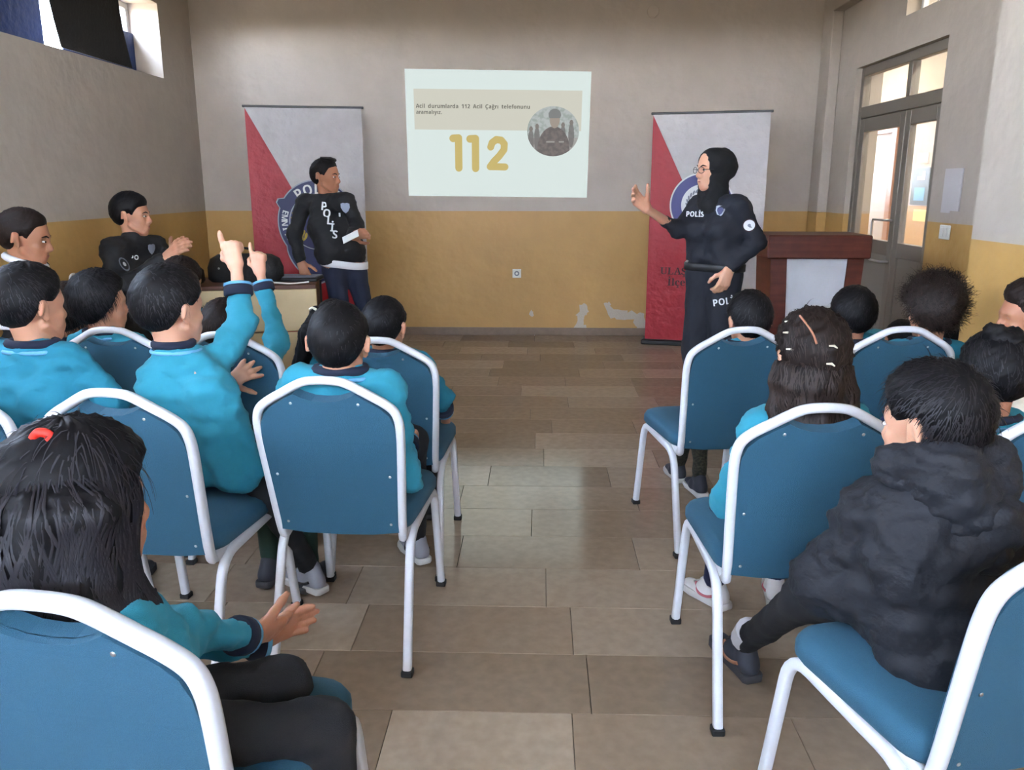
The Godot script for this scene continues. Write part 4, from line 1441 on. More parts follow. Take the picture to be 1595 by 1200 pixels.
func face_marks(t: Node3D, org: Vector3, c: Vector3, B: Basis, s: float, brow: Material):
	for q in [-1.0, 1.0]:
		var e := MB.new()
		e.ball(Vector3.ZERO, Vector3(0.0125, 0.0046, 0.0075) * s, 10, 7)
		var ey := obj("eye", e.done(), M.eye_white, t, Transform3D(B * Basis(Vector3.UP, -0.25 * q), c - org + B * (Vector3(0.031 * q, 0.004, -0.081) * s)))
		var ir := MB.new()
		ir.ball(Vector3(0, 0, -0.0055 * s), Vector3(0.0062, 0.0046, 0.0036) * s, 8, 5)
		obj("iris", ir.done(), M.eye_dark, ey)
		var b := MB.new()
		b.tube([B * (Vector3(0.013 * q, 0.022, -0.0925) * s), B * (Vector3(0.030 * q, 0.028, -0.0885) * s), B * (Vector3(0.050 * q, 0.022, -0.0725) * s)], [0.0035 * s, 0.004 * s, 0.002 * s], 6)
		obj("eyebrow", b.done(), brow, t, Transform3D(Basis.IDENTITY, c - org))
	var l := MB.new()
	l.tube([B * (Vector3(-0.022, -0.061, -0.080) * s), B * (Vector3(-0.010, -0.060, -0.0885) * s), B * (Vector3(0.010, -0.060, -0.0885) * s), B * (Vector3(0.022, -0.061, -0.080) * s)], [0.002 * s, 0.005 * s, 0.005 * s, 0.002 * s], 6)
	obj("lips", l.done(), M.lips, t, Transform3D(Basis.IDENTITY, c - org))

# hair as a shell round the skull that sinks under the skin where there is none, plus loose strands
func hairline(dir: Vector3, style: Dictionary) -> float:     # > 0 where hair grows
	var a := rad_to_deg(atan2(absf(dir.x), dir.z))      # 0 at the back of the head, 180 at the face
	var pts: Array = style.get("line", [[0, -0.82], [45, -0.78], [66, -0.55], [80, -0.25], [92, 0.10], [104, 0.10], [113, 0.0], [124, 0.14], [138, 0.42], [180, 0.52]])
	var y := 0.0
	for i in pts.size() - 1:
		if a >= pts[i][0]:
			y = lerp(float(pts[i][1]), float(pts[i + 1][1]), clampf((a - pts[i][0]) / (pts[i + 1][0] - pts[i][0]), 0, 1))
	return dir.y - y + 0.10
func skull_r(d: Vector3) -> float:
	return 1.0 / sqrt(pow(d.x / 0.0775, 2) + pow(d.y / 0.094, 2) + pow(d.z / 0.103, 2))
func hair(t: Node3D, org: Vector3, c: Vector3, B: Basis, s: float, style: Dictionary, seed_: int):
	var m: Material = style.get("mat", M.hair_black)
	var th: float = style.get("thick", 0.016)
	var top: float = style.get("top", 0.012)
	var lump: float = style.get("lump", 0.005)
	var fade: float = style.get("fade", 0.34)
	var low: float = 1.0 if style.get("long", false) or style.has("bob") else 0.5
	var nz := FastNoiseLite.new()
	nz.seed = seed_
	nz.frequency = style.get("freq", 14.0)
	nz.fractal_octaves = 3
	var hc := c + B * (Vector3(0, 0.028, 0.010) * s)
	var shell := func(d: Vector3) -> float:
		var g := hairline(d, style)
		var k := clampf(g / fade, -0.6, 1.0)
		k = k if k < 0 else k * (2.0 - k)
		var taper := lerpf(low, 1.0, smoothstep(-0.8, 0.0, d.y))
		var grow: float = th * taper + top * clampf(d.y, 0, 1) + lump * nz.get_noise_3dv(d * 1.0)
		return skull_r(d) + (grow * k if k > 0 else 0.02 * k)
	var acc := Acc.new()
	var nu := 56; var nv := 36
	for j in nv + 1:
		var el := PI * j / nv
		for i in nu:
			var az := TAU * i / nu
			var d := Vector3(sin(az) * sin(el), cos(el), cos(az) * sin(el))
			acc.v.append(hc + B * (d * (shell.call(d) * s)) - org)
			acc.n.append(B * d)
	for j in nv:
		for i in nu:
			var a := j * nu + i; var b := j * nu + (i + 1) % nu; var e := a + nu; var f := b + nu
			acc.i.append_array(PackedInt32Array([a, b, e, b, f, e]))
	renormal(acc)
	var h := obj("hair", acc.mesh(), m, t)
	# strands
	var rng := RandomNumberGenerator.new()
	rng.seed = seed_ * 7 + 1
	var count: int = style.get("strands", 500)
	var len_: float = style.get("len", 0.035)
	var lift: float = style.get("lift", 0.25)
	var fall: float = style.get("fall", 0.3)
	var curl: float = style.get("curl", 0.0)
	var wid: float = style.get("wid", 0.0014)
	var crown: Vector3 = style.get("crown", Vector3(0.1, 0.86, 0.5)).normalized()
	var only_back: bool = style.get("long", false)
	var sa := Acc.new()
	for k in count:
		var d := Vector3(rng.randfn(), rng.randfn(), rng.randfn()).normalized()
		if hairline(d, style) < 0.12 or (only_back and d.z < -0.55): continue
		var p: Vector3 = hc + B * (d * (shell.call(d) * s * 0.985))
		var nrm := B * d
		var flow := B * (d - crown)
		flow = (flow - nrm * flow.dot(nrm)).normalized()
		var dir := (flow * (1.0 - lift) + nrm * lift + Vector3(rng.randfn(), rng.randfn(), rng.randfn()) * 0.18).normalized()
		var ln: float = len_ * s * rng.randf_range(0.6, 1.2) * clampf(hairline(d, style) / 0.5, 0.3, 1.0)
		var segs := 5
		var side := dir.cross(nrm).normalized()
		var ph := rng.randf() * TAU
		for q in segs + 1:
			var w := wid * (1.0 - 0.75 * float(q) / segs)
			var u := side * w
			var off := (side * cos(ph + q * 1.7) + nrm * sin(ph + q * 1.7)) * curl
			sa.v.append(p + off - u - org)
			sa.v.append(p + off + u - org)
			sa.n.append(nrm); sa.n.append(nrm)
			p += dir * (ln / segs)
			# keep out of the head
			var loc: Vector3 = (B.inverse() * (p - hc)) / s
			var rr: float = shell.call(loc.normalized()) if not only_back else skull_r(loc.normalized()) + th
			if loc.length() < rr * 0.99:
				p = hc + B * (loc.normalized() * rr * s * 0.995)
			var nd: Vector3 = (p - hc).normalized()
			dir = (dir + Vector3(0, -fall, 0) - nd * 0.12 * (1.0 - lift)).normalized()
			nrm = nd if not only_back else (nd * Vector3(1, 0, 1)).normalized()
		var v0 := sa.v.size() - 2 * (segs + 1)
		for q in segs:
			var a := v0 + q * 2
			sa.i.append_array(PackedInt32Array([a, a + 2, a + 1, a + 1, a + 2, a + 3]))
	if sa.v.size() > 0:
		var so := obj("loose_strands", sa.mesh(), M.strand_brown if m == M.hair_brown else M.strand_black, h)
		so.set_meta("kind", "stuff")

# ---------------------------------------------------------------- clothes and shoes
func ring_band(a: Vector3, b: Vector3, r0: float, r1: float) -> ArrayMesh:
	var m := MB.new()
	var d := (b - a)
	m.tube([a, a + d * 0.12, b - d * 0.12, b], [r0 * 0.92, r0, r1, r1 * 0.90], 20)
	return m.done()
func neck_loop(c: Vector3, B: Basis, rx: float, rz: float, r: float, drop := 0.0) -> ArrayMesh:
	var m := MB.new()
	var p := []
	for k in 28:
		var a := TAU * k / 28
		p.append(c + B * Vector3(cos(a) * rx, drop * sin(a) , sin(a) * rz))
	m.tube(p, r, 8, false, true)
	return m.done()
func shoe(t: Node3D, org: Vector3, ankle: Vector3, d: Vector3, up: Vector3, s: float, mu: Material, ms: Material, ma: Material):
	# d: towards the toe
	d = d.normalized()
	var n := (up - d * up.dot(d)).normalized()
	var l := d.cross(n)
	var f := Field.new(0.006, 140.0)
	var b := ankle - n * 0.055 * s
	f.add(b - d * 0.045 * s, b + d * 0.03 * s, 0.032 * s, 0.036 * s, n, 1.0)
	f.add(b + d * 0.03 * s - n * 0.004 * s, b + d * 0.135 * s - n * 0.014 * s, 0.038 * s, 0.030 * s, n, 0.72)
	f.add(b - d * 0.03 * s + n * 0.02 * s, ankle - d * 0.02 * s, 0.034 * s, 0.032 * s)
	f.add(b + d * 0.05 * s + n * 0.012 * s, ankle + d * 0.01 * s, 0.026 * s, 0.030 * s)
	var acc := Acc.new()
	f.build(acc, org)
	var sh := obj("shoe", acc.mesh(), mu, t)
	var sole := MB.new()
	var rings := []
	var prof := [[-0.082, 0.024], [-0.07, 0.034], [-0.02, 0.034], [0.04, 0.038], [0.10, 0.044], [0.14, 0.038], [0.165, 0.022], [0.172, 0.006]]
	var outl := []
	for q in prof: outl.append(Vector2(q[0], q[1]))
	var rev := prof.duplicate()
	rev.reverse()
	for q in rev: outl.append(Vector2(q[0], -q[1]))
	for y in [[-0.052, 0.96], [-0.046, 1.02], [-0.030, 1.02], [-0.024, 0.97]]:
		var rr := []
		for q in outl: rr.append(b + (d * q.x * y[1] + l * q.y * y[1] + n * (y[0] + 0.012)) * s - org)
		rings.append(rr)
	sole.loft(rings)
	obj("sole", sole.done(), ms, sh)
	if ma:
		for q in [-1.0, 1.0]:
			var st := MB.new()
			var pts := []
			for w in [[-0.035, 0.012], [0.0, -0.004], [0.04, -0.002], [0.085, 0.016]]:
				var o: Vector3 = b + (d * w[0] + n * w[1] + l * q * 0.09) * s
				var hh := f.hit(o, -l * q, 0.09)
				if hh.size() > 0: pts.append(hh[0] - org)
			if pts.size() > 2:
				st.tube(smooth_path(pts, 4), 0.0065 * s, 6)
				obj("side_stripe", st.done(), ma, sh)
		var lc := MB.new()
		for k in 4:
			var o: Vector3 = b + (d * (0.035 + k * 0.02) + n * 0.08) * s
			var hh := f.hit(o, -n, 0.12)
			if hh.size() > 0:
				lc.tube([hh[0] - l * 0.018 * s - org, hh[0] + n * 0.003 - org, hh[0] + l * 0.018 * s - org], 0.003 * s, 5)
		var lo := obj("laces", lc.done(), ms, sh)
		lo.set_meta("kind", "stuff")
# ---------------------------------------------------------------- persons
func fwd(yaw: float) -> Vector3: return Vector3(-sin(deg_to_rad(yaw)), 0, -cos(deg_to_rad(yaw)))
func rgt(yaw: float) -> Vector3: return Vector3(cos(deg_to_rad(yaw)), 0, -sin(deg_to_rad(yaw)))
# a seated skeleton from the seat, the way the body faces and the head; anything in "over" replaces the default
func seated(seat: Vector3, yaw: float, hc: Vector3, s: float, hs: float, over := {}) -> Dictionary:
	var f := fwd(yaw); var r := rgt(yaw)
	var hip: Vector3 = Vector3(seat.x, 0.49 + 0.105 * s, seat.z) + f * over.get("slide", 0.0)
	var nb: Vector3 = hc + Vector3(0, -over.get("nk", 0.128) * hs, 0) - f * 0.012
	var k := {"s": s, "hs": hs, "yaw": yaw, "head": hc, "neck": nb, "hip": hip}
	var up := (nb - hip).normalized()
	var sc := nb - up * 0.055 * s
	var sw: float = over.get("sw", 0.178) * s
	var tilt: float = over.get("tilt", 0.0)
	k.sl = sc - r * sw - Vector3(0, tilt, 0)
	k.sr = sc + r * sw + Vector3(0, tilt, 0)
	k.el = k.sl + (Vector3(0, -0.25, 0) + f * 0.09 - r * 0.04) * s
	k.er = k.sr + (Vector3(0, -0.25, 0) + f * 0.09 + r * 0.04) * s
	k.wl = k.el + (f * 0.20 + r * 0.07 + Vector3(0, -0.06, 0)) * s
	k.wr = k.er + (f * 0.20 - r * 0.07 + Vector3(0, -0.06, 0)) * s
	k.kl = hip + (f * 0.42 - r * 0.10) * s + Vector3(0, -0.02, 0)
	k.kr = hip + (f * 0.42 + r * 0.10) * s + Vector3(0, -0.02, 0)
	k.al = Vector3(k.kl.x, 0.09, k.kl.z) + f * 0.01
	k.ar = Vector3(k.kr.x, 0.09, k.kr.z) + f * 0.01
	k.hy = over.get("hy", yaw)
	for q in over: k[q] = over[q]
	return k
func standing(feet: Vector3, yaw: float, hc: Vector3, s: float, hs: float, over := {}) -> Dictionary:
	var f := fwd(yaw); var r := rgt(yaw)
	var hip: Vector3 = over.get("hip", Vector3(lerp(feet.x, hc.x, 0.45), 0.90 * s, lerp(feet.z, hc.z, 0.45)))
	var nb := hc + Vector3(0, -0.150 * hs, 0) - f * 0.015
	var k := {"s": s, "hs": hs, "yaw": yaw, "head": hc, "neck": nb, "hip": hip}
	var up := (nb - hip).normalized()
	var sc := nb - up * 0.055 * s
	k.sl = sc - r * 0.185 * s
	k.sr = sc + r * 0.185 * s
	k.el = k.sl + Vector3(0, -0.29, 0) * s - r * 0.05
	k.er = k.sr + Vector3(0, -0.29, 0) * s + r * 0.05
	k.wl = k.el + (f * 0.1 + Vector3(0, -0.22, 0)) * s
	k.wr = k.er + (f * 0.1 + Vector3(0, -0.22, 0)) * s
	k.al = Vector3(feet.x, 0.09, feet.z) - r * 0.11 * s
	k.ar = Vector3(feet.x, 0.09, feet.z) + r * 0.11 * s
	k.kl = (hip - r * 0.09 * s).lerp(k.al, 0.5) + f * 0.02
	k.kr = (hip + r * 0.09 * s).lerp(k.ar, 0.5) + f * 0.02
	k.hy = over.get("hy", yaw)
	k.stand = true
	for q in over: k[q] = over[q]
	return k
var fold := FastNoiseLite.new()
func torso_field(k: Dictionary, cell: float, grow: float, hem: float) -> Field:
	var s: float = k.s
	var r := rgt(k.yaw); var f := fwd(k.yaw)
	var F := Field.new(cell, 62.0)
	var hip: Vector3 = k.hip
	var chest: Vector3 = hip.lerp(k.neck, 0.62)
	var fat: float = k.get("fat", 0.93 if s < 0.85 else 1.0)
	var low: Vector3 = hip + (hip - k.neck).normalized() * hem
	for q in [-1.0, 1.0]:
		F.add(low + r * q * 0.075 * s, hip.lerp(k.neck, 0.28) + r * q * 0.068 * s + f * k.get("belly", 0.0), (0.098 * fat + grow) * s, (0.090 * fat + grow) * s)
		F.add(hip.lerp(k.neck, 0.28) + r * q * 0.068 * s + f * k.get("belly", 0.0), chest + r * q * 0.080 * s, (0.090 * fat + grow) * s, (0.094 * fat + grow) * s)
		F.add(chest + r * q * 0.080 * s, hip.lerp(k.neck, 0.84) + r * q * 0.085 * s, (0.094 * fat + grow) * s, 0.060 * s)
		if k.has("bust"):
			F.add(hip.lerp(k.neck, 0.62) + r * q * 0.070 * s + f * 0.055 * s, hip.lerp(k.neck, 0.58) + r * q * 0.070 * s + f * 0.065 * s, (0.056 + grow) * s, (0.056 + grow) * s)
	var nup: Vector3 = (k.neck - hip).normalized()
	F.add(k.neck - nup * 0.06 * s, k.neck - nup * 0.012, (0.055 + grow) * s, 0.046 * k.hs + grow)
	F.add(k.sl + r * 0.03 * s, k.sr - r * 0.03 * s, (0.050 + grow) * s, (0.050 + grow) * s)
	F.add(k.sl + r * 0.03 * s + Vector3(0, 0.012, 0) * s, k.neck - nup * 0.035 * s, 0.040 * s, 0.042 * s)
	F.add(k.sr - r * 0.03 * s + Vector3(0, 0.012, 0) * s, k.neck - nup * 0.035 * s, 0.040 * s, 0.042 * s)
	return F
func arm_caps(F: Field, k: Dictionary, grow: float, q: String, stop := 1.0):
	var s: float = k.s
	var sh: Vector3 = k["s" + q]; var el: Vector3 = k["e" + q]; var wr: Vector3 = k["w" + q]
	F.add(sh, el, (0.052 + grow) * s, (0.043 + grow) * s)
	F.add(el, el.lerp(wr, stop), (0.043 + grow) * s, (0.034 + grow * 1.1) * s)
func person(called_label: String, k: Dictionary, group := "") -> Node3D:
	var s: float = k.s
	var child: bool = s < 0.85
	var org: Vector3 = Vector3(k.hip.x, 0, k.hip.z)
	var t := thing("person", called_label, "person", org, 0.0, group)
	var skin: Material = k.get("skin", M.skin1)
	var near: bool = k.get("near", false)
	var r := rgt(k.yaw); var f := fwd(k.yaw)
	var HB := head_basis(k.hy, k.get("hp", 0.0), k.get("hr", 0.0))
	# -------- body: head, neck, trunk, limbs and hands in one skin
	var body := Acc.new()
	head(body, org, k.head, HB, k.hs, k.neck, 0.0050 if near else 0.0062, child, not k.get("no_ears", false))
	var T := torso_field(k, 0.022, -0.020, 0.0)
	for q in ["l", "r"]:
		arm_caps(T, k, -0.016, q)
		var hp: Vector3 = k.hip + r * (-0.08 if q == "l" else 0.08) * s
		T.add(hp, k["k" + q], 0.060 * s, 0.042 * s)
		T.add(k["k" + q], k["a" + q], 0.042 * s, 0.030 * s)
	T.build(body, org)
	for q in ["l", "r"]:
		if k.get("nohand_" + q, false): continue
		var el: Vector3 = k["e" + q]; var wr: Vector3 = k["w" + q]
		var H: Dictionary = k.get("hand_" + q, {})
		var d: Vector3 = H.get("d", (wr - el).normalized())
		hand(body, org, wr, d, H.get("n", Vector3(0, 1, 0.05) - f * 0.1), q == "r", s * H.get("s", 1.06), H.get("c", [0.4, 0.35, 0.4, 0.45, 0.5]), H.get("splay", 0.0), 0.0033 if near else 0.0042, el.lerp(wr, H.get("bare", 0.75)))
	obj("body", body.mesh(), skin, t)
	if k.get("face", false): face_marks(t, org, k.head, HB, k.hs, k.get("brow", M.hair_black))
	# -------- top
	var cell := 0.0115 if near else 0.0145
	var top := torso_field(k, cell, 0.008, k.get("hem", 0.005) * s)
	for q in ["l", "r"]:
		arm_caps(top, k, k.get("sleeve", 0.006), q, k.get("sleeve_to_" + q, 0.90))
	for c in k.get("extra_top", []): top.add(c[0], c[1], c[2], c[3])
	var ta := Acc.new()
	fold.seed = 11
	fold.frequency = 1.0
	fold.fractal_octaves = 3
	fold.noise_type = FastNoiseLite.TYPE_SIMPLEX_SMOOTH
	top.build(ta, org, k.get("wrinkle", 0.016), fold, k.get("wf", Vector3(9, 15, 9)))
	renormal(ta)
	var topn := obj(k.get("top_name", "sweater"), ta.mesh(), k.get("top", M.sweater), t)
	k["field"] = top
	# -------- trousers
	var L := Field.new(0.0135 if near else 0.019, 62.0)
	for q in ["l", "r"]:
		var sg := -1.0 if q == "l" else 1.0
		var hp: Vector3 = k.hip + r * sg * 0.078 * s
		var lw: float = k.get("legw", 1.0)
		L.add(k.hip + Vector3(0, 0.03 if k.has("stand") else 0.0, 0) * s + r * sg * 0.05 * s, hp, (0.080 if k.has("stand") else 0.060) * s, (0.080 if k.has("stand") else 0.064) * s * lw)
		L.add(hp, k["k" + q], (0.080 if k.has("stand") else 0.070) * s * lw, 0.062 * s * lw)
		L.add(k["k" + q], Vector3(k["a" + q]).lerp(k["k" + q], 0.04), 0.060 * s * lw, 0.046 * s * lw)
	var la := Acc.new()
	L.build(la, org, 0.007, fold, Vector3(12, 9, 12))
	renormal(la)
	obj("trousers", la.mesh(), k.get("legs", M.black_trousers), t)
	k["lfield"] = L
	# -------- shoes
	for q in ["l", "r"]:
		shoe(t, org, k["a" + q], k.get("toe_" + q, f), k.get("instep_" + q, Vector3.UP), s * 1.12, k.get("shoe", M.sneaker_dark), k.get("sole", M.sole_dark), k.get("shoe_mark", null))
	# -------- collar and cuffs of the school sweater
	if k.get("school", true):
		for lv in 2:
			var nb: Vector3 = k.neck + Vector3(0, [0.018, -0.004][lv], 0)
			var lp := []
			for w in 32:
				var an := TAU * w / 32
				var dv := Vector3(cos(an), 0, sin(an))
				var hh: Array = top.hit(nb + dv * 0.12, -dv, 0.12)
				var rr: float = clampf((hh[0] - nb).dot(dv) if hh.size() > 0 else 0.05, 0.046 * k.hs + 0.004, 0.072 + 0.012 * lv)
				lp.append(nb + dv * (rr + 0.001) - org)
			var lq := []
			for w in 32: lq.append((lp[w] * 2 + lp[(w + 1) % 32] + lp[(w + 31) % 32]) / 4.0)
			var lm := MB.new()
			lm.tube(lq, [0.0135, 0.0065][lv], 8, false, true)
			obj(["collar", "collar_stripe"][lv], lm.done(), [M.navy_knit, M.stripe_knit][lv], t)
		for q in ["l", "r"]:
			var el: Vector3 = k["e" + q]; var wr: Vector3 = k["w" + q]
			var ce: float = k.get("sleeve_to_" + q, 0.90)
			var a := el.lerp(wr, ce) - org
			var dd := (wr - el).normalized()
			var cr: float = (lerpf(0.043, 0.034, ce) + k.get("sleeve", 0.006)) * s + 0.007
			obj("cuff", ring_band(a, a + dd * 0.034, cr, cr * 0.98), M.navy_knit, t)
			obj("cuff_stripe", ring_band(a + dd * 0.032, a + dd * 0.043, cr * 0.96, cr * 0.94), M.stripe_knit, t)
	# -------- hair
	if k.has("hair"): hair(t, org, k.head, HB, k.hs, k.hair, int(abs(k.head.x * 1000)) + 3)
	return t
# lettering and badges that sit on the cloth
func on_cloth(t: Node3D, F: Field, from: Vector3, d: Vector3, mesh: Mesh, m: Material, called: String, roll := 0.0, lift := 0.001, nv := Vector3.ZERO):
	var h := F.hit(from, d.normalized(), 1.0)
	if h.size() == 0: return null
	var n: Vector3 = h[1] if nv == Vector3.ZERO else nv.normalized()
	var x := Vector3.UP.cross(n).normalized()
	var B := Basis(x, n.cross(x), n) * Basis(Vector3.BACK, roll)
	return obj(called, mesh, m, t, Transform3D(B, h[0] + n * lift - t.position))
func shield(h: float) -> PackedVector2Array:
	return PackedVector2Array([Vector2(-0.42, 0.42) * h, Vector2(-0.2, 0.5) * h, Vector2(0, 0.46) * h, Vector2(0.2, 0.5) * h, Vector2(0.42, 0.42) * h, Vector2(0.44, 0.05) * h, Vector2(0.25, -0.32) * h, Vector2(0, -0.52) * h, Vector2(-0.25, -0.32) * h, Vector2(-0.44, 0.05) * h])

const SHORT := {"thick": 0.010, "top": 0.006, "lump": 0.004, "strands": 700, "len": 0.016, "lift": 0.10, "fall": 0.05, "wid": 0.0010}
const BOY := {"thick": 0.015, "top": 0.012, "lump": 0.006, "strands": 1200, "len": 0.028, "lift": 0.10, "fall": 0.12, "wid": 0.0012}
func st(base: Dictionary, more := {}) -> Dictionary:
	var d := base.duplicate()
	for q in more: d[q] = more[q]
	return d
func clumps(c: Vector3, a0: float, a1: float, n: int, rx: float, rz: float, y0: float, y1: float, flare: float, r0: float, wave: float, seed_: int) -> Array:
	# wavy bundles of hair that hang round the back of a head, from angle a0 to a1 (0 is to the right, 90 towards the viewer)
	var rng := RandomNumberGenerator.new()
	rng.seed = seed_
	var o := []
	for i in n:
		var an := deg_to_rad(lerp(a0, a1, (i + 0.5) / n) + rng.randf_range(-5, 5))
		var ph := rng.randf() * TAU
		var end := y1 + rng.randf_range(-0.03, 0.03)
		var prev := Vector3.ZERO
		for q in 6:
			var u := q / 5.0
			var k := 1.0 + flare * u + wave * sin(ph + u * 9.0)
			var a2 := an + wave * 1.2 * cos(ph * 1.7 + u * 8.0)
			var p := c + Vector3(cos(a2) * rx * k, lerp(y0, end, u), sin(a2) * rz * k)
			if q > 0: o.append([prev, p, r0 * (1.05 - 0.35 * (u - 0.2)), r0 * (1.05 - 0.35 * u)])
			prev = p
	return o
func long_hair(t: Node3D, org: Vector3, caps: Array, m: Material, amp: float, wf: Vector3, cell := 0.009, kk := 75.0) -> Field:
	var F := Field.new(cell, kk)
	for c in caps: F.add(c[0], c[1], c[2], c[3])
	var a := Acc.new()
	F.build(a, org, amp, fold, wf)
	renormal(a)
	obj("long_hair", a.mesh(), m, t)
	return F
func locks(t: Node3D, org: Vector3, F: Field, m: Material, top: Vector3, bottom: Vector3, rad: float, view: Vector3, count: int, seed_: int, wid := 0.003, wave := 0.012):
	# locks that run down over a mass of hair, found by dropping points onto it
	var rng := RandomNumberGenerator.new()
	rng.seed = seed_
	var sa := Acc.new()
	for k in count:
		var ang := rng.randf() * TAU
		var t0 := rng.randf() * 0.75
		var ln := rng.randf_range(0.2, 0.45)
		var ph := rng.randf() * TAU
		var pts := []
		for q in 8:
			var u := t0 + ln * q / 7.0
			var c := top.lerp(bottom, u)
			var a2 := ang + wave * 6.0 * sin(ph + u * 14.0)
			var d := Vector3(cos(a2), 0, sin(a2))
			var h := F.hit(c + d * rad, -d, rad)
			if h.size() == 0: break
			pts.append([h[0] + h[1] * 0.001, h[1]])
		if pts.size() < 3: continue
		var v0 := sa.v.size()
		for q in pts.size():
			var a: Vector3 = pts[max(q - 1, 0)][0]; var b: Vector3 = pts[min(q + 1, pts.size() - 1)][0]
			var sd: Vector3 = (b - a).cross(pts[q][1]).normalized() * wid * sin(PI * (0.12 + 0.8 * q / float(pts.size())))
			var lift: Vector3 = pts[q][1] * 0.003
			sa.v.append(pts[q][0] - sd - org); sa.v.append(pts[q][0] + lift - org); sa.v.append(pts[q][0] + sd - org)
			sa.n.append((pts[q][1] - sd.normalized() * 0.6).normalized()); sa.n.append(pts[q][1]); sa.n.append((pts[q][1] + sd.normalized() * 0.6).normalized())
		for q in pts.size() - 1:
			var a := v0 + q * 3
			sa.i.append_array(PackedInt32Array([a, a + 3, a + 1, a + 1, a + 3, a + 4, a + 1, a + 4, a + 2, a + 2, a + 4, a + 5]))
	if sa.v.size() > 0:
		var o := obj("hair_locks", sa.mesh(), M.strand_brown if m == M.hair_brown else M.strand_black, t)
		o.set_meta("kind", "stuff")
func make_thing_of(label: String, k: Dictionary, group := "children in the audience") -> Node3D:
	return person(label, k, group)

func belt(t: Node3D, fields: Array, c: Vector3, hgt: float, m: Material, lift := 0.004, slope := Vector3.ZERO):
	var lp := []
	for w in 40:
		var an := TAU * w / 40
		var d := Vector3(cos(an), 0, sin(an))
		var best := 0.0
		for F in fields:
			var h: Array = F.hit(c + d * 0.36, -d, 0.34)
			if h.size() > 0: best = max(best, (h[0] - c).dot(d))
		lp.append(c + d * (best + lift) + Vector3(0, slope.dot(d), 0) - t.position)
	var q := []
	for i in 40: q.append((lp[i] * 2 + lp[(i + 1) % 40] + lp[(i + 39) % 40]) / 4.0)
	var b := MB.new()
	b.sweep(q, rrect(0.008, hgt, 0.003, 1), Vector3.UP, false, true)
	obj("belt", b.done(), m, t)
func build_people():
	var CG := "children in the audience"
	var OG := "police officers and staff"
	# ================= left block, nearest row
	var a := pz(128, 800, -1.17)
	var kA := seated(Vector3(-0.62, 0, -1.16), -42.0, a, 0.76, 0.98, {"hy": -36.0, "near": true, "nk": 0.13, "skin": M.skin2,
		"er": pz(285, 985, -1.27), "wr": pz(395, 992, -1.48), "wl": pz(405, 1000, -1.56), "el": pz(200, 1010, -1.42),
		"kr": py(505, 1135, 0.49), "kl": py(440, 1065, 0.50), "sleeve_to_r": 0.72, "legs": M.black_trousers, "shoe": M.sneaker_white, "sole": M.sole_light,
		"hand_r": {"d": pz(455, 970, -1.60) - pz(395, 992, -1.48), "n": Vector3(0.3, -0.2, 1), "c": [0.1, 0.12, 0.12, 0.15, 0.2]},
		"hand_l": {"d": pz(458, 968, -1.63) - pz(405, 1000, -1.56), "n": Vector3(-0.3, 0.2, -1), "c": [0.1, 0.08, 0.08, 0.1, 0.12]},
		"hair": {"line": [[0, -1.2], [95, -1.2], [108, -0.1], [124, 0.25], [140, 0.42], [180, 0.5]], "fade": 0.2, "thick": 0.026, "top": 0.014, "lump": 0.008, "strands": 1400, "len": 0.09, "lift": 0.02, "fall": 0.3, "wid": 0.0012, "long": true, "crown": Vector3(0.2, 0.95, -0.1)}})
	kA.ar = Vector3(kA.kr.x + 0.03, 0.09, kA.kr.z - 0.04); kA.al = Vector3(kA.kl.x + 0.02, 0.09, kA.kl.z - 0.06)
	var tA := person("girl with long wavy dark hair and a red hair tie, clapping on her chair", kA, CG)
	var oA := tA.position
	var hb := head_basis(-22, 0, 0)
	var FA := long_hair(tA, oA, [[a + Vector3(0.0, 0.02, 0.03), a + Vector3(-0.03, -0.12, 0.07), 0.098, 0.105], [a + Vector3(-0.06, 0.0, 0.02), a + Vector3(-0.10, -0.20, 0.06), 0.07, 0.065], [a + Vector3(-0.02, -0.12, 0.07), a + Vector3(-0.02, -0.25, 0.06), 0.100, 0.070],
		[a + Vector3(0.035, -0.03, 0.06), a + Vector3(0.06, -0.18, 0.06), 0.060, 0.060], [a + Vector3(0.07, -0.16, 0.05), a + Vector3(0.04, -0.28, 0.07), 0.06, 0.05], [a + Vector3(-0.085, 0.085, 0.02), a + Vector3(-0.13, 0.03, 0.03), 0.026, 0.040], [a + Vector3(-0.13, 0.03, 0.03), a + Vector3(-0.16, -0.12, 0.04), 0.040, 0.035]] + clumps(a + Vector3(-0.015, 0, 0.03), 35, 185, 11, 0.105, 0.098, 0.04, -0.25, 0.0, 0.030, 0.10, 4), M.hair_black, 0.010, Vector3(26, 9, 26), 0.0075, 130.0)
	locks(tA, oA, FA, M.hair_black, a + Vector3(-0.01, 0.12, 0.05), a + Vector3(-0.01, -0.36, 0.07), 0.30, Vector3.BACK, 1100, 5, 0.0028, 0.02)
	var tie := MB.new()
	tie.tube(smooth_path([Vector3(-0.012, -0.006, 0), Vector3(0, 0.008, 0.004), Vector3(0.014, 0.004, 0), Vector3(0.006, -0.012, 0.002), Vector3(-0.010, -0.008, 0)], 5), 0.007, 7)
	var tp := pz(62, 682, -0.80)
	var ib := head_basis(-36, 0, 0)
	for w in 400:
		var lo3: Vector3 = ib.inverse() * (tp - (a + ib * Vector3(0, 0.028, 0.010))) / 0.98
		if FA.at(tp) >= 0.8 or lo3.length() < skull_r(lo3.normalized()) + 0.034: break
		tp += ray(62, 682) * 0.002
	obj("red_hair_tie", tie.done(), M.red_elastic, tA, Transform3D(Basis.IDENTITY, tp - oA))
	# ================= left block, second row
	var b := pz(50, 482, -2.43)
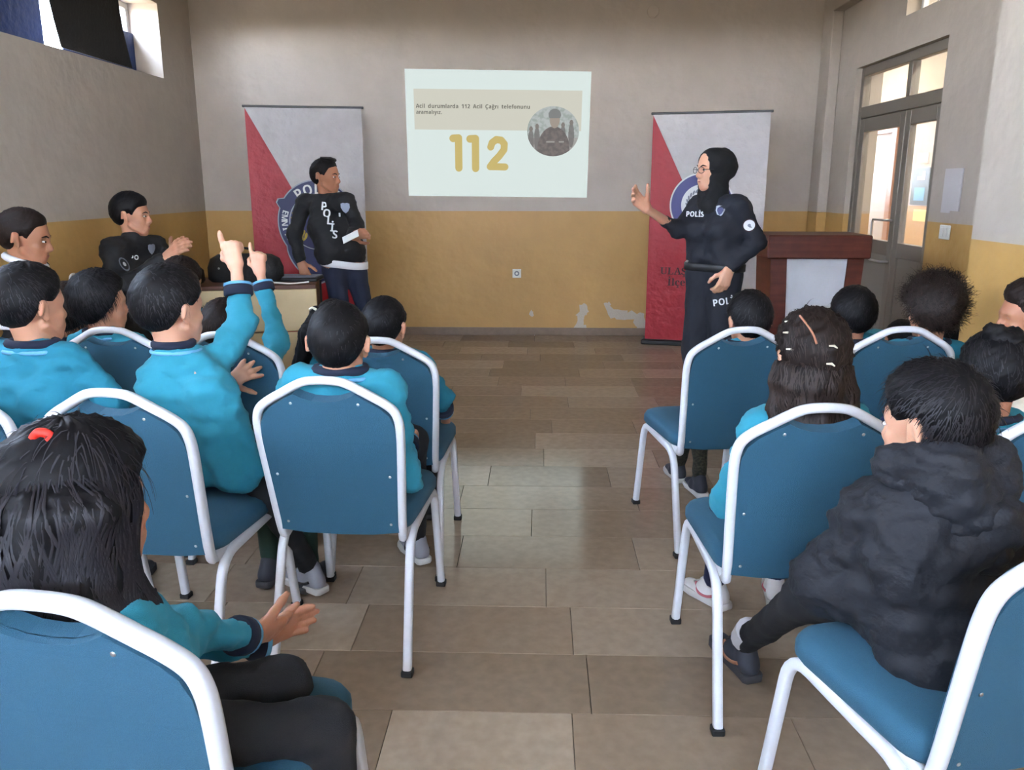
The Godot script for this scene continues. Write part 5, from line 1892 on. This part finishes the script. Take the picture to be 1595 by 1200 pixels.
	person("boy in a teal sweater, head turned right, left of the boy pointing up", seated(Vector3(-1.58, 0, -2.36), -4.0, b, 0.78, 0.98, {"hy": -27.0, "near": true, "top": M.sweater_deep, "skin": M.skin1, "nk": 0.12,
		"er": pz(176, 628, -2.42), "hair": st(BOY, {"line": [[0, -0.72], [45, -0.66], [66, -0.45], [80, -0.2], [92, 0.08], [104, 0.2], [114, 0.1], [126, 0.2], [140, 0.42], [180, 0.5]]})}), CG)
	var c := pz(268, 486, -2.44)
	var tip := pz(345, 346, -2.72)
	var cw := pz(368, 415, -2.66)
	person("boy in a teal sweater pointing up with a raised right arm", seated(Vector3(-0.98, 0, -2.40), -14.0, c, 0.78, 0.98, {"hy": -30.0, "near": true, "skin": M.skin0, "nk": 0.115, "legs": M.green_trousers, "tilt": 0.015,
		"sr": pz(322, 585, -2.46), "er": pz(376, 508, -2.60), "wr": cw, "sleeve_to_r": 0.50, "sleeve": 0.012,
		"hand_r": {"d": pz(352, 360, -2.70) - cw, "n": Vector3(-0.1, 0.05, 1), "c": [0.75, 0.02, 0.80, 0.85, 0.88], "s": 1.06, "bare": 0.45},
		"sl": pz(238, 600, -2.40), "el": pz(270, 655, -2.58), "wl": pz(352, 600, -2.79), "sleeve_to_l": 0.90,
		"hand_l": {"d": pz(392, 573, -2.83) - pz(352, 600, -2.79), "n": Vector3(0.0, 0.1, 1), "c": [0.0, 0.06, 0.06, 0.06, 0.06], "splay": 0.35, "s": 1.0},
		"hair": st(BOY, {"line": [[0, -0.78], [45, -0.72], [66, -0.5], [80, -0.22], [92, 0.06], [102, 0.16], [114, 0.05], [126, 0.18], [140, 0.42], [180, 0.5]], "thick": 0.018})}), CG)
	var e := pz(530, 540, -2.31)
	var kE := seated(Vector3(-0.565, 0, -2.44), -8.0, e, 0.78, 0.97, {"hy": -4.0, "near": true, "skin": M.skin1, "nk": 0.085, "sw": 0.185,
		"kl": py(412, 770, 0.47), "al": py(482, 884, 0.10), "ar": py(650, 838, 0.10), "toe_l": Vector3(-0.75, 0, -0.5), "toe_r": Vector3(-0.5, 0, -0.8),
		"er": pz(632, 745, -2.36), "el": pz(452, 735, -2.40), "shoe": M.sneaker_grey, "sole": M.sole_light, "shoe_mark": M.black_plastic, "hair": st(SHORT, {"line": [[0, -0.80], [45, -0.76], [66, -0.52], [80, -0.25], [92, 0.04], [102, 0.16], [114, 0.05], [126, 0.2], [140, 0.42], [180, 0.5]]})})
	person("boy with a short dark crop, teal sweater and grey and black sneakers on the aisle", kE, CG)
	# ================= left block, third row
	var f := pz(600, 514, -3.04)
	person("short-haired boy on the left aisle gripping his chair edge with a bare right forearm", seated(Vector3(-0.56, 0, -3.06), -2.0, f, 0.76, 0.94, {"hy": -14.0, "skin": M.skin1, "nk": 0.10, "top": M.sweater_deep,
		"er": pz(688, 620, -3.08), "wr": pz(694, 656, -3.22), "sleeve_to_r": 0.35, "hand_r": {"d": Vector3(0.02, -1, -0.1), "n": Vector3(1, 0, 0.2), "c": [0.5, 0.6, 0.6, 0.6, 0.6], "bare": 0.2}, "hair": SHORT}), CG)
	var d := pz(352, 518, -3.12)
	var dw := pz(405, 424, -3.42)
	person("child in a bright teal sweater raising a hand in front of the pointing boy", seated(Vector3(-1.14, 0, -3.16), -5.0, d, 0.76, 0.92, {"hy": -8.0, "skin": M.skin0, "nk": 0.115,
		"sr": pz(412, 585, -3.16), "er": pz(432, 532, -3.34), "wr": dw, "sleeve_to_r": 0.72, "sleeve": 0.012,
		"hand_r": {"d": pz(398, 375, -3.46) - dw, "n": Vector3(0.05, 0.05, 1), "c": [0.75, 0.02, 0.78, 0.82, 0.86], "s": 1.06, "bare": 0.6}, "hair": st(BOY, {"mat": M.hair_brown})}), CG)
	var k1 := pz(158, 476, -3.2)
	person("child with a shaggy dark bob looking right, before the seated officer", seated(Vector3(-1.6, 0, -3.25), -14.0, k1, 0.76, 0.94, {"hy": -49.0, "skin": M.skin1,
		"no_ears": true, "hair": st(BOY, {"bob": true, "line": [[0, -1.0], [60, -0.9], [88, -0.7], [110, -0.3], [124, 0.2], [140, 0.42], [180, 0.5]], "thick": 0.024, "lump": 0.010, "len": 0.06, "fall": 0.3})}), CG)
	var k1b := pz(112, 490, -3.42)
	person("child with reddish dark hair between the shaggy-haired child and the wall", seated(Vector3(-2.0, 0, -3.34), -6.0, k1b, 0.74, 0.92, {"hy": -20.0, "skin": M.skin1,
		"no_ears": true, "hair": st(BOY, {"bob": true, "mat": M.hair_brown, "line": [[0, -1.0], [60, -0.9], [88, -0.7], [110, -0.3], [124, 0.2], [140, 0.42], [180, 0.5]], "thick": 0.022, "len": 0.07, "fall": 0.3})}), CG)
	# ================= left block, front row
	var k2 := pz(285, 446, -3.85)
	person("child with brown hair seen past the pointing boy, before the desk", seated(Vector3(-1.70, 0, -3.95), -8.0, k2, 0.78, 0.98, {"hy": -15.0, "skin": M.skin1, "hair": st(BOY, {"mat": M.hair_brown})}), CG)
	var g := pz(520, 508, -3.80)
	var tG := person("girl with a long black ponytail, half hidden by the short-cropped boy", seated(Vector3(-1.04, 0, -3.92), -4.0, g, 0.74, 0.92, {"hy": -6.0, "skin": M.skin1, "hair": st(SHORT, {"thick": 0.014, "strands": 200})}), CG)
	var FG := long_hair(tG, tG.position, [[pz(492, 486, -3.68), pz(484, 520, -3.62), 0.026, 0.045], [pz(484, 520, -3.62), pz(466, 575, -3.62), 0.045, 0.035]], M.hair_black, 0.008, Vector3(40, 8, 40))
	var tg := MB.new()
	tg.tube([Vector3(-0.014, 0.0, 0.006), Vector3(0, 0.01, 0.018), Vector3(0.014, 0.0, 0.006)], 0.006, 6)
	obj("white_hair_tie", tg.done(), M.clip, tG, Transform3D(Basis.IDENTITY, pz(488, 482, -3.655) - tG.position))
	# ================= right block, nearest row: boy in the hooded jacket
	var ra := pz(1448, 668, -1.60)
	var kRA := seated(Vector3(0.83, 0, -1.55), 32.0, ra, 0.80, 0.93, {"hy": 36.0, "hp": -4.0, "near": true, "skin": M.skin0, "face": true, "school": false, "top_name": "hooded_jacket", "top": M.jacket, "nk": 0.105, "fat": 1.28,
		"sleeve": 0.020, "wrinkle": 0.020, "wf": Vector3(11, 17, 11), "hem": 0.09, "legs": M.black_trousers,
		"sl": pz(1350, 800, -1.60), "el": pz(1290, 900, -1.66), "wl": pz(1385, 935, -1.86), "sr": pz(1545, 815, -1.50), "er": pz(1560, 960, -1.60), "wr": pz(1450, 960, -1.86),
		"kl": pz(1255, 932, -1.86), "al": Vector3(0.60, 0.13, -2.16), "kr": pz(1400, 955, -1.95), "ar": Vector3(0.98, 0.10, -1.74), "toe_l": Vector3(-0.32, 0.05, -1), "toe_r": Vector3(-0.1, 0, -1),
		"shoe": M.sneaker_dark, "sole": M.sole_dark, "shoe_mark": M.sneaker_tan, "extra_top": [[Vector3(0.73, 0.60, -1.60), Vector3(0.66, 0.575, -1.70), 0.105, 0.085], [Vector3(0.86, 0.59, -1.62), Vector3(0.80, 0.58, -1.74), 0.10, 0.085]],
		"hair": st(BOY, {"thick": 0.017, "top": 0.016, "lump": 0.010, "strands": 2200, "len": 0.042, "lift": 0.22, "wid": 0.0013, "crown": Vector3(-0.05, 0.8, 0.6), "fade": 0.4, "line": [[0, -0.78], [45, -0.72], [64, -0.45], [76, -0.10], [86, 0.20], [104, 0.24], [112, 0.12], [122, 0.05], [138, 0.36], [180, 0.42]]})})
	var tRA := person("boy in a dark navy hooded jacket looking left, brown and grey sneakers", kRA, CG)
	var nb: Vector3 = kRA.neck
	var hd := Field.new(0.009, 70.0)
	var hf := fwd(36.0); var hr := rgt(36.0)
	nb += Vector3(0, 0.018, 0)
	hd.add(nb - hr * 0.085 + hf * 0.03 + Vector3(0, 0.015, 0), nb - hr * 0.06 - hf * 0.06 + Vector3(0, 0.02, 0), 0.040, 0.054)
	hd.add(nb - hr * 0.06 - hf * 0.06 + Vector3(0, 0.02, 0), nb + hr * 0.06 - hf * 0.06 + Vector3(0, 0.02, 0), 0.056, 0.056)
	hd.add(nb + hr * 0.06 - hf * 0.06 + Vector3(0, 0.02, 0), nb + hr * 0.09 + hf * 0.03, 0.054, 0.040)
	hd.add(nb - hf * 0.085 + Vector3(0, -0.03, 0) - hr * 0.05, nb - hf * 0.115 + Vector3(0, -0.12, 0), 0.060, 0.050)
	hd.add(nb - hf * 0.085 + Vector3(0, -0.03, 0) + hr * 0.05, nb - hf * 0.115 + Vector3(0, -0.12, 0), 0.060, 0.050)
	var ha := Acc.new()
	hd.build(ha, tRA.position, 0.014, fold, Vector3(13, 30, 13))
	renormal(ha)
	obj("hood", ha.mesh(), M.jacket, tRA)
	var sk := MB.new()
	sk.tube([Vector3(0.60, 0.15, -2.15) - tRA.position, Vector3(0.604, 0.20, -2.11) - tRA.position], [0.040, 0.042], 14)
	obj("sock", sk.done(), M.paper, tRA)
	# ================= right block, second row: girl with pinned hair
	var rb := pz(1262, 562, -2.18)
	var kRB := seated(Vector3(0.68, 0, -2.20), 6.0, rb, 0.77, 0.98, {"hy": 3.0, "near": true, "skin": M.skin0, "legs": M.navy_trousers, "nk": 0.13,
		"sl": pz(1182, 668, -2.18), "el": pz(1132, 782, -2.26), "wl": pz(1180, 815, -2.50), "kl": py(1135, 800, 0.47), "al": py(1112, 905, 0.09), "ar": py(1208, 900, 0.09), "toe_l": Vector3(-0.5, 0, -0.8), "toe_r": Vector3(0.2, 0, -1),
		"shoe": M.sneaker_white, "sole": M.sole_light, "shoe_mark": M.sneaker_pink,
		"hair": {"mat": M.hair_brown, "line": [[0, -1.2], [80, -1.2], [96, 0.0], [112, 0.05], [124, 0.25], [140, 0.42], [180, 0.5]], "thick": 0.018, "top": 0.008, "lump": 0.016, "freq": 5.0, "strands": 1100, "len": 0.04, "lift": 0.03, "fall": 0.12, "wid": 0.0012, "long": false, "crown": Vector3(0, 0.75, -0.6)}})
	var tRB := person("girl in a bright blue sweater with clipped dark hair hanging loose", kRB, CG)
	var oB := tRB.position
	var FB := long_hair(tRB, oB, [[rb + Vector3(0, -0.01, 0.045), rb + Vector3(0.0, -0.14, 0.055), 0.055, 0.050]] + clumps(rb + Vector3(0, 0, 0.022), 2, 178, 12, 0.078, 0.080, -0.01, -0.195, 0.42, 0.022, 0.09, 8), M.hair_brown, 0.006, Vector3(40, 10, 40), 0.0065, 190.0)
	locks(tRB, oB, FB, M.hair_brown, rb + Vector3(0, 0.02, 0.055), rb + Vector3(0.0, -0.24, 0.08), 0.20, Vector3.BACK, 700, 9, 0.0022, 0.012)
	for q in [[1229, 503], [1226, 520], [1231, 546], [1233, 574], [1298, 541], [1294, 569]]:
		var cl := MB.new()
		cl.tube([Vector3(-0.011, 0, -0.002), Vector3(0, 0.004, 0.003), Vector3(0.011, 0, -0.002)], [0.002, 0.0032, 0.002], 6)
		var o := pz(q[0], q[1], -1.9)
		var inv := head_basis(3, 0, 0).inverse()
		# lay each clip on the hair where the eye ray meets the shell
		var dr := ray(q[0], q[1])
		var p: Vector3 = o
		for w in 200:
			var loc := inv * (p - (rb + head_basis(3, 0, 0) * Vector3(0, 0.027, 0.01)))
			if loc.length() < (skull_r(loc.normalized()) + 0.022) * 0.98: break
			p += dr * 0.002
		obj("hair_clip", cl.done(), M.clip, tRB, Transform3D(Basis(Vector3.BACK, -0.25), p - oB))
	var parting := []
	for q in [[1246, 492], [1254, 502], [1262, 513], [1268, 524], [1272, 536]]:
		var p2 := pz(q[0], q[1], -1.9)
		var inv2 := head_basis(3, 0, 0).inverse()
		for w in 250:
			var loc2: Vector3 = inv2 * (p2 - (rb + head_basis(3, 0, 0) * Vector3(0, 0.027, 0.01)))
			if loc2.length() < (skull_r(loc2.normalized()) + 0.030) * 0.98: break
			p2 += ray(q[0], q[1]) * 0.002
		parting.append(p2 - oB)
	var pt := MB.new()
	pt.tube(smooth_path(parting, 3), 0.0028, 6)
	obj("hair_parting", pt.done(), M.skin2, tRB)
	# ================= right block, third row
	var rc := pz(1165, 504, -3.28)
	person("boy in a short sleeve and dark crop in front of the girl with clipped hair", seated(Vector3(0.74, 0, -3.34), 10.0, rc, 0.76, 0.94, {"hy": 12.0, "skin": M.skin1, "nk": 0.10, "legs": M.camo_trousers,
		"sl": pz(1112, 555, -3.30), "el": pz(1082, 612, -3.42), "wl": pz(1078, 640, -3.60), "sleeve_to_l": 0.12, "hand_l": {"bare": 0.05}, "kl": pz(1068, 672, -3.72), "al": py(1056, 722, 0.09), "shoe": M.sneaker_dark, "sole": M.sole_light,
		"hair": st(BOY, {"thick": 0.012})}), CG)
	var re := pz(1450, 490, -3.28)
	person("boy with thick curly dark hair in front of the glazed door", seated(Vector3(1.46, 0, -3.36), 6.0, re, 0.78, 0.96, {"hy": 6.0, "skin": M.skin1, "nk": 0.13, "top": M.sweater_deep,
		"hair": {"thick": 0.030, "top": 0.026, "lump": 0.020, "freq": 6.0, "strands": 2200, "len": 0.05, "lift": 0.28, "fall": -0.05, "curl": 0.012, "wid": 0.0016, "mat": M.hair_brown, "line": [[0, -0.75], [45, -0.7], [66, -0.5], [80, -0.2], [92, 0.06], [102, 0.2], [114, 0.1], [126, 0.15], [140, 0.3], [180, 0.4]]}}), CG)
	var rd := pz(1327, 497, -3.92)
	person("boy with a smooth round dark crop in front of the lectern", seated(Vector3(1.46, 0, -4.06), 2.0, rd, 0.80, 1.06, {"hy": 2.0, "skin": M.skin1, "nk": 0.11, "top": M.sweater_deep, "hair": st(BOY, {"thick": 0.018})}), CG)
	var rf := pz(1488, 526, -4.05)
	person("child with black hair half hidden to the right of the curly-haired boy", seated(Vector3(2.06, 0, -4.16), 4.0, rf, 0.78, 0.98, {"hy": 8.0, "skin": M.skin1, "top": M.sweater_deep, "hair": st(BOY, {"thick": 0.02})}), CG)
	var rf2 := pz(1402, 534, -4.36)
	person("child whose dark crown just shows left of the curly-haired boy", seated(Vector3(1.86, 0, -4.62), 0.0, rf2, 0.72, 0.92, {"hy": 0.0, "skin": M.skin1, "hair": SHORT}), CG)
	# ================= right block, second row by the wall
	var rg := pz(1546, 590, -2.36)
	var tRG := person("child with dark hair gathered in a loose top knot near the right wall", seated(Vector3(1.30, 0, -2.34), 10.0, rg, 0.78, 0.98, {"hy": 4.0, "near": true, "skin": M.skin1, "nk": 0.13,
		"hair": {"thick": 0.018, "top": 0.010, "lump": 0.010, "strands": 1000, "len": 0.04, "lift": 0.05, "fall": 0.0, "wid": 0.0013, "crown": Vector3(0, -0.6, 0.2), "line": [[0, -0.80], [45, -0.76], [66, -0.52], [80, -0.25], [92, 0.04], [102, 0.16], [114, 0.05], [126, 0.2], [140, 0.42], [180, 0.5]]}}), CG)
	long_hair(tRG, tRG.position, [[rg + Vector3(0.0, 0.11, 0.02), rg + Vector3(-0.03, 0.135, 0.03), 0.045, 0.03], [rg + Vector3(0.02, 0.11, 0.05), rg + Vector3(0.045, 0.10, 0.04), 0.04, 0.035]], M.hair_black, 0.016, Vector3(26, 26, 26))
	var rh := pz(1604, 500, -2.80)
	var kRH := seated(Vector3(1.62, 0, -2.82), 80.0, rh, 0.78, 0.98, {"hy": 75.0, "skin": M.skin2, "school": false, "top": M.cream_cloth, "top_name": "blouse", "legs": M.navy_trousers, "hair": st(BOY, {"mat": M.hair_brown, "thick": 0.02, "lump": 0.012})})
	var tRH := person("child in a cream blouse with a ruffled bow facing left against the right wall", kRH, CG)
	for q in [[-0.02, 0.9], [0.02, -0.6], [0.0, 0.25]]:
		var rm := MB.new()
		var base := pz(1585, 545, -2.66)
		var pth := []
		for w in 6: pth.append(base - tRH.position + Vector3(-0.018 * w, 0.012 * sin(w * 1.9) + q[1] * 0.012 * w - 0.006 * w, q[0] * w * 0.4))
		rm.tube(smooth_path(pth, 4), [0.010, 0.012, 0.014, 0.016, 0.018, 0.018, 0.018, 0.018, 0.018, 0.018, 0.017, 0.016, 0.015, 0.014, 0.013, 0.012, 0.011, 0.010, 0.008, 0.005, 0.003], 7)
		obj("ribbon_loop", rm.done(), M.cream_cloth, tRH)
	# ================= adults
	officer_woman(OG)
	officer_man(OG)
	seated_men(OG)

func officer_woman(grp: String):
	var hc := pz(1112, 266, -4.70)
	var k := standing(Vector3(1.0, 0, -4.74), 132.0, hc, 0.93, 0.98, {"hy": 110.0, "face": true, "no_ears": true, "near": true, "skin": M.skin0, "school": false, "top_name": "uniform_shirt", "top": M.uniform, "legs": M.uniform, "bust": true,
		"hip": pz(1112, 428, -4.72), "sr": pz(1085, 322, -4.84), "er": pz(1056, 358, -4.74), "wr": pz(1008, 326, -4.60), "sleeve_to_r": 0.42, "sl": pz(1155, 322, -4.58), "el": pz(1180, 378, -4.60), "wl": pz(1136, 420, -4.56),
		"hand_r": {"d": pz(982, 300, -4.56) - pz(1008, 326, -4.60), "n": Vector3(0.2, -0.6, -1), "c": [0.1, 0.15, 0.2, 0.25, 0.3], "bare": 0.35}, "hand_l": {"d": Vector3(-0.35, -1, 0.05), "n": Vector3(0.3, 0.0, 1), "c": [0.5, 0.3, 0.3, 0.3, 0.3]},
		"hem": -0.125, "fat": 0.96, "sleeve": 0.0, "legw": 1.25, "shoe": M.black_plastic, "brow": M.hair_brown, "wrinkle": 0.010})
	var t := person("officer in a black headscarf, glasses and navy uniform, gesturing with one arm", k, grp)
	var o := t.position
	# headscarf
	var B := head_basis(k.hy, 0, 0)
	var s: float = k.hs
	var F := Field.new(0.0065, 130.0)
	var P := func(x: float, y: float, z: float) -> Vector3: return hc + B * (Vector3(x, y, z) * s)
	F.add(P.call(0, 0.036, -0.006), P.call(0, 0.034, 0.040), 0.088 * s, 0.090 * s)
	F.add(P.call(0, 0.03, 0.05), P.call(0, 0.015, 0.075), 0.075 * s, 0.066 * s)
	F.add(P.call(0, -0.04, 0.012), P.call(0, -0.10, 0.012), 0.074 * s, 0.070 * s)
	F.add(P.call(0.035, -0.06, -0.02), P.call(0.02, -0.125, -0.035), 0.045 * s, 0.045 * s)
	F.add(P.call(-0.035, -0.06, -0.02), P.call(-0.02, -0.125, -0.035), 0.045 * s, 0.045 * s)
	F.add(P.call(0, -0.11, 0.01), k.neck - Vector3(0, 0.02, 0), 0.075 * s, 0.095 * s)
	F.add(P.call(0, 0.014, -0.150), P.call(0, -0.088, -0.138), 0.086 * s, 0.074 * s, B.x, 0.78, -200.0)
	var a := Acc.new()
	F.build(a, o, 0.004, fold, Vector3(20, 34, 20))
	renormal(a)
	obj("headscarf", a.mesh(), M.scarf, t)
	# glasses
	var g := MB.new()
	for q in [-1.0, 1.0]:
		var lp := []
		for w in 16:
			var an := TAU * w / 16
			lp.append(P.call(0.033 * q + cos(an) * 0.025, 0.002 + sin(an) * 0.017, -0.104 + absf(cos(an) * 0.5 + 0.5 * q) * 0.008) - o)
		g.tube(lp, 0.0016, 5, false, true)
		g.tube([P.call(0.058 * q, 0.006, -0.097) - o, P.call(0.076 * q, 0.006, -0.03) - o], 0.0014, 5)
	g.tube([P.call(-0.009, 0.004, -0.104) - o, P.call(0.009, 0.004, -0.104) - o], 0.0014, 5)
	obj("glasses", g.done(), M.black_metal, t)
	# belt
	belt(t, [k.lfield], k.hip + Vector3(0, 0.045, 0), 0.042, M.black_plastic, 0.016)
	on_cloth(t, k.lfield, pz(1078, 408, -4.2), ray(1078, 408), bxm(Vector3(-0.012, -0.028, 0), Vector3(0.012, 0.028, 0.006), 0.002), M.steel, "buckle", 0.1, 0.022)
	# badges and lettering
	on_cloth(t, k.field, pz(1122, 329, -4.2), ray(1122, 329), polym(shield(0.062), 0.001), M.silver_print, "chest_badge")
	on_cloth(t, k.field, pz(1122, 329, -4.2), ray(1122, 329), polym(shield(0.042), 0.001), M.navy_print, "chest_badge_field", 0.0, 0.002)
	on_cloth(t, k.field, pz(1084, 334, -4.2), ray(1084, 334), textm("POLİS", 0.028, 0.001), M.white_print, "lettering", 0.0, 0.012, Vector3(-0.75, 0.1, 1))
	on_cloth(t, k.field, pz(1167, 351, -4.2), ray(1167, 351), polym(disc(0.036, 28), 0.001), M.black_print, "sleeve_patch_rim", 0.0, 0.001)
	on_cloth(t, k.field, pz(1167, 351, -4.2), ray(1167, 351), polym(disc(0.030, 28), 0.001), M.white_print, "sleeve_patch", 0.0, 0.002)
	on_cloth(t, k.field, pz(1167, 351, -4.2), ray(1167, 351), polym(disc(0.009, 12), 0.001), M.grey_print, "sleeve_patch_mark", 0.0, 0.003)
	var word := "POLİS"
	on_cloth(t, k.lfield, pz(1130, 469, -4.2), ray(1130, 469), textm(word, 0.036, 0.001), M.white_print, "lettering", 0.18, 0.016, Vector3(-0.15, 0, 1))

func officer_man(grp: String):
	var hc := pz(508, 277, -6.0)
	var k := standing(Vector3(-1.33, 0, -6.02), -148.0, hc, 0.98, 1.0, {"hy": -104.0, "face": true, "skin": M.skin2, "school": false, "top_name": "police_vest_jacket", "top": M.uniform_black, "legs": M.jeans,
		"hip": pz(537, 420, -6.0), "sr": pz(474, 316, -6.06), "er": pz(458, 366, -6.05), "wr": pz(468, 408, -5.98), "sl": pz(541, 315, -5.90), "el": pz(556, 352, -5.86), "wl": pz(548, 368, -5.74),
		"hand_r": {"d": Vector3(0.35, -0.8, 0.3), "n": Vector3(-0.3, 0.4, 1), "c": [0.3, 0.2, 0.2, 0.25, 0.3], "s": 1.0}, "hand_l": {"d": Vector3(0.8, 0.2, 0.35), "n": Vector3(0.1, 0.3, 1), "c": [0.5, 0.5, 0.55, 0.6, 0.6], "s": 1.0},
		"hem": -0.115, "fat": 1.06, "belly": 0.02, "shoe": M.black_plastic, "wrinkle": 0.012,
		"hair": st(SHORT, {"thick": 0.010, "strands": 300, "line": [[0, -0.75], [45, -0.7], [66, -0.5], [80, -0.25], [92, 0.05], [102, 0.12], [114, -0.05], [124, 0.2], [138, 0.48], [180, 0.6]]})})
	var t := person("officer in a black police jacket, white belt and jeans leaning on the desk", k, grp)
	var o := t.position
	var gl := MB.new()     # sunglasses pushed up on the head
	gl.tube([hc + Vector3(-0.02, 0.135, 0.06) - o, hc + Vector3(0.05, 0.13, 0.05) - o, hc + Vector3(0.07, 0.12, 0.0) - o, hc + Vector3(0.05, 0.13, -0.06) - o], [0.008, 0.012, 0.012, 0.008], 7)
	obj("sunglasses", gl.done(), M.black_plastic, t)
	belt(t, [k.lfield], k.hip + Vector3(0, 0.045, 0), 0.052, M.white_print, 0.020, Vector3(-0.02, 0, 0))
	# POLIS down the chest, badge on the other side
	var word := "POLİS"
	for i in 5:
		var px := 504.5 + i * 4.2; var pyy := 322.0 + i * 11.0
		on_cloth(t, k.field, pz(px, pyy, -5.4), ray(px, pyy), textm(word[i], 0.056, 0.001), M.white_print, "lettering", -0.15, 0.016, Vector3(0.35, 0.15, 1))
	on_cloth(t, k.field, pz(538, 324, -5.4), ray(538, 324), polym(shield(0.072), 0.001), M.silver_print, "chest_badge", 0.0, 0.002)
	on_cloth(t, k.field, pz(529, 335, -5.4), ray(529, 335), bxm(Vector3(-0.006, -0.014, 0), Vector3(0.006, 0.014, 0.004), 0.001), M.white_print, "zip_puller", 0.0, 0.001)
	# sleeve marks
	on_cloth(t, k.field, pz(471, 370, -5.4), ray(471, 370), polym(PackedVector2Array([Vector2(-0.02, -0.02), Vector2(0.02, -0.02), Vector2(0.022, 0.01), Vector2(0.008, 0.0), Vector2(0, 0.022), Vector2(-0.008, 0.0), Vector2(-0.022, 0.01)]), 0.001), M.gold_print, "sleeve_mark", 0.0, 0.003)
	on_cloth(t, k.field, pz(472, 380, -5.4), ray(472, 380), textm("E", 0.034, 0.001), M.blue_print, "sleeve_letter", 0.0, 0.003)
	on_cloth(t, k.field, pz(474, 392, -5.4), ray(474, 392), polym(PackedVector2Array([Vector2(-0.03, 0.03), Vector2(0, 0.01), Vector2(0.03, 0.03), Vector2(0.02, 0.0), Vector2(0.012, -0.035), Vector2(-0.012, -0.035), Vector2(-0.02, 0.0)]), 0.001), M.gold_print, "sleeve_mark", 0.0, 0.003)
	# folded paper in the left hand
	var pp := pz(546, 369, -5.64)
	var pa := MB.new()
	pa.box(Vector3(-0.06, -0.035, -0.002), Vector3(0.06, 0.035, 0.002), 0.0008)
	var paper := obj("folded_note", pa.done(), M.plastic_white, null, Transform3D(Basis(Vector3.BACK, 0.45) * Basis(Vector3.RIGHT, -0.9), pp))
	tag(paper, "small folded white note held by the officer leaning on the desk", "note")

func seated_men(grp: String):
	var h1 := pz(40, 374, -3.72)
	var k := seated(Vector3(-2.42, 0, -3.80), -72.0, h1, 0.98, 1.04, {"hy": -74.0, "hp": -8.0, "face": true, "skin": M.skin2, "school": false, "top_name": "jacket", "top": M.uniform_black, "nk": 0.115, "slide": 0.0,
		"hair": st(SHORT, {"mat": M.hair_brown, "thick": 0.013, "strands": 400, "line": [[0, -0.75], [45, -0.7], [66, -0.5], [80, -0.25], [92, 0.05], [102, 0.12], [114, -0.1], [124, 0.2], [138, 0.48], [180, 0.6]]})})
	var t := person("man in a dark jacket with a white collar seated by the left wall", k, grp)
	obj("shirt_collar", neck_loop(k.neck - t.position + Vector3(0, 0.022, 0), Basis(Vector3.UP, deg_to_rad(k.yaw)), 0.072, 0.078, 0.017, 0.03), M.white_print, t)
	var h2 := pz(206, 338, -4.85)
	var k2 := seated(Vector3(-2.47, 0, -4.88), -112.0, h2, 0.98, 1.0, {"hy": -82.0, "face": true, "skin": M.skin1, "school": false, "top_name": "uniform_shirt", "top": M.uniform_black, "nk": 0.118, "slide": 0.0, "fat": 1.08, "sr": pz(172, 389, -4.70), "sl": pz(246, 384, -5.02),
		"wr": pz(258, 402, -4.66), "er": pz(190, 446, -4.62), "wl": pz(268, 395, -4.95), "el": pz(240, 420, -5.05), "hand_r": {"d": Vector3(0.8, 0.6, 0), "n": Vector3(-0.3, 0.5, 1), "c": [0.2, 0.2, 0.2, 0.2, 0.2]}, "hand_l": {"d": Vector3(0.8, 0.6, 0.1), "n": Vector3(-0.3, 0.4, -1), "c": [0.2, 0.2, 0.2, 0.2, 0.2]},
		"hair": st(SHORT, {"thick": 0.014, "top": 0.014, "strands": 400, "line": [[0, -0.75], [45, -0.7], [66, -0.5], [80, -0.25], [92, 0.05], [102, 0.12], [114, -0.1], [124, 0.2], [138, 0.40], [180, 0.5]]})})
	var t2 := person("officer in a black uniform with a round sleeve badge seated by the left wall", k2, grp)
	on_cloth(t2, k2.field, pz(193, 412, -4.2), ray(193, 412), polym(disc(0.042, 28), 0.001), M.grey_print, "sleeve_badge", 0.0, 0.002)
	on_cloth(t2, k2.field, pz(193, 412, -4.2), ray(193, 412), polym(disc(0.033, 28), 0.001), M.uniform_black, "sleeve_badge_field", 0.0, 0.003)
	on_cloth(t2, k2.field, pz(193, 412, -4.2), ray(193, 412), polym(disc(0.013, 16), 0.001), M.white_print, "sleeve_badge_mark", 0.0, 0.004)
	on_cloth(t2, k2.field, pz(210, 402, -4.2), ray(210, 402), textm("PO", 0.026, 0.001), M.white_print, "lettering", 0.0, 0.018, Vector3(0.35, 0.2, 1))
	on_cloth(t2, k2.field, pz(233, 388, -4.2), ray(233, 388), polym(shield(0.06), 0.001), M.grey_print, "chest_badge", 0.0, 0.016)
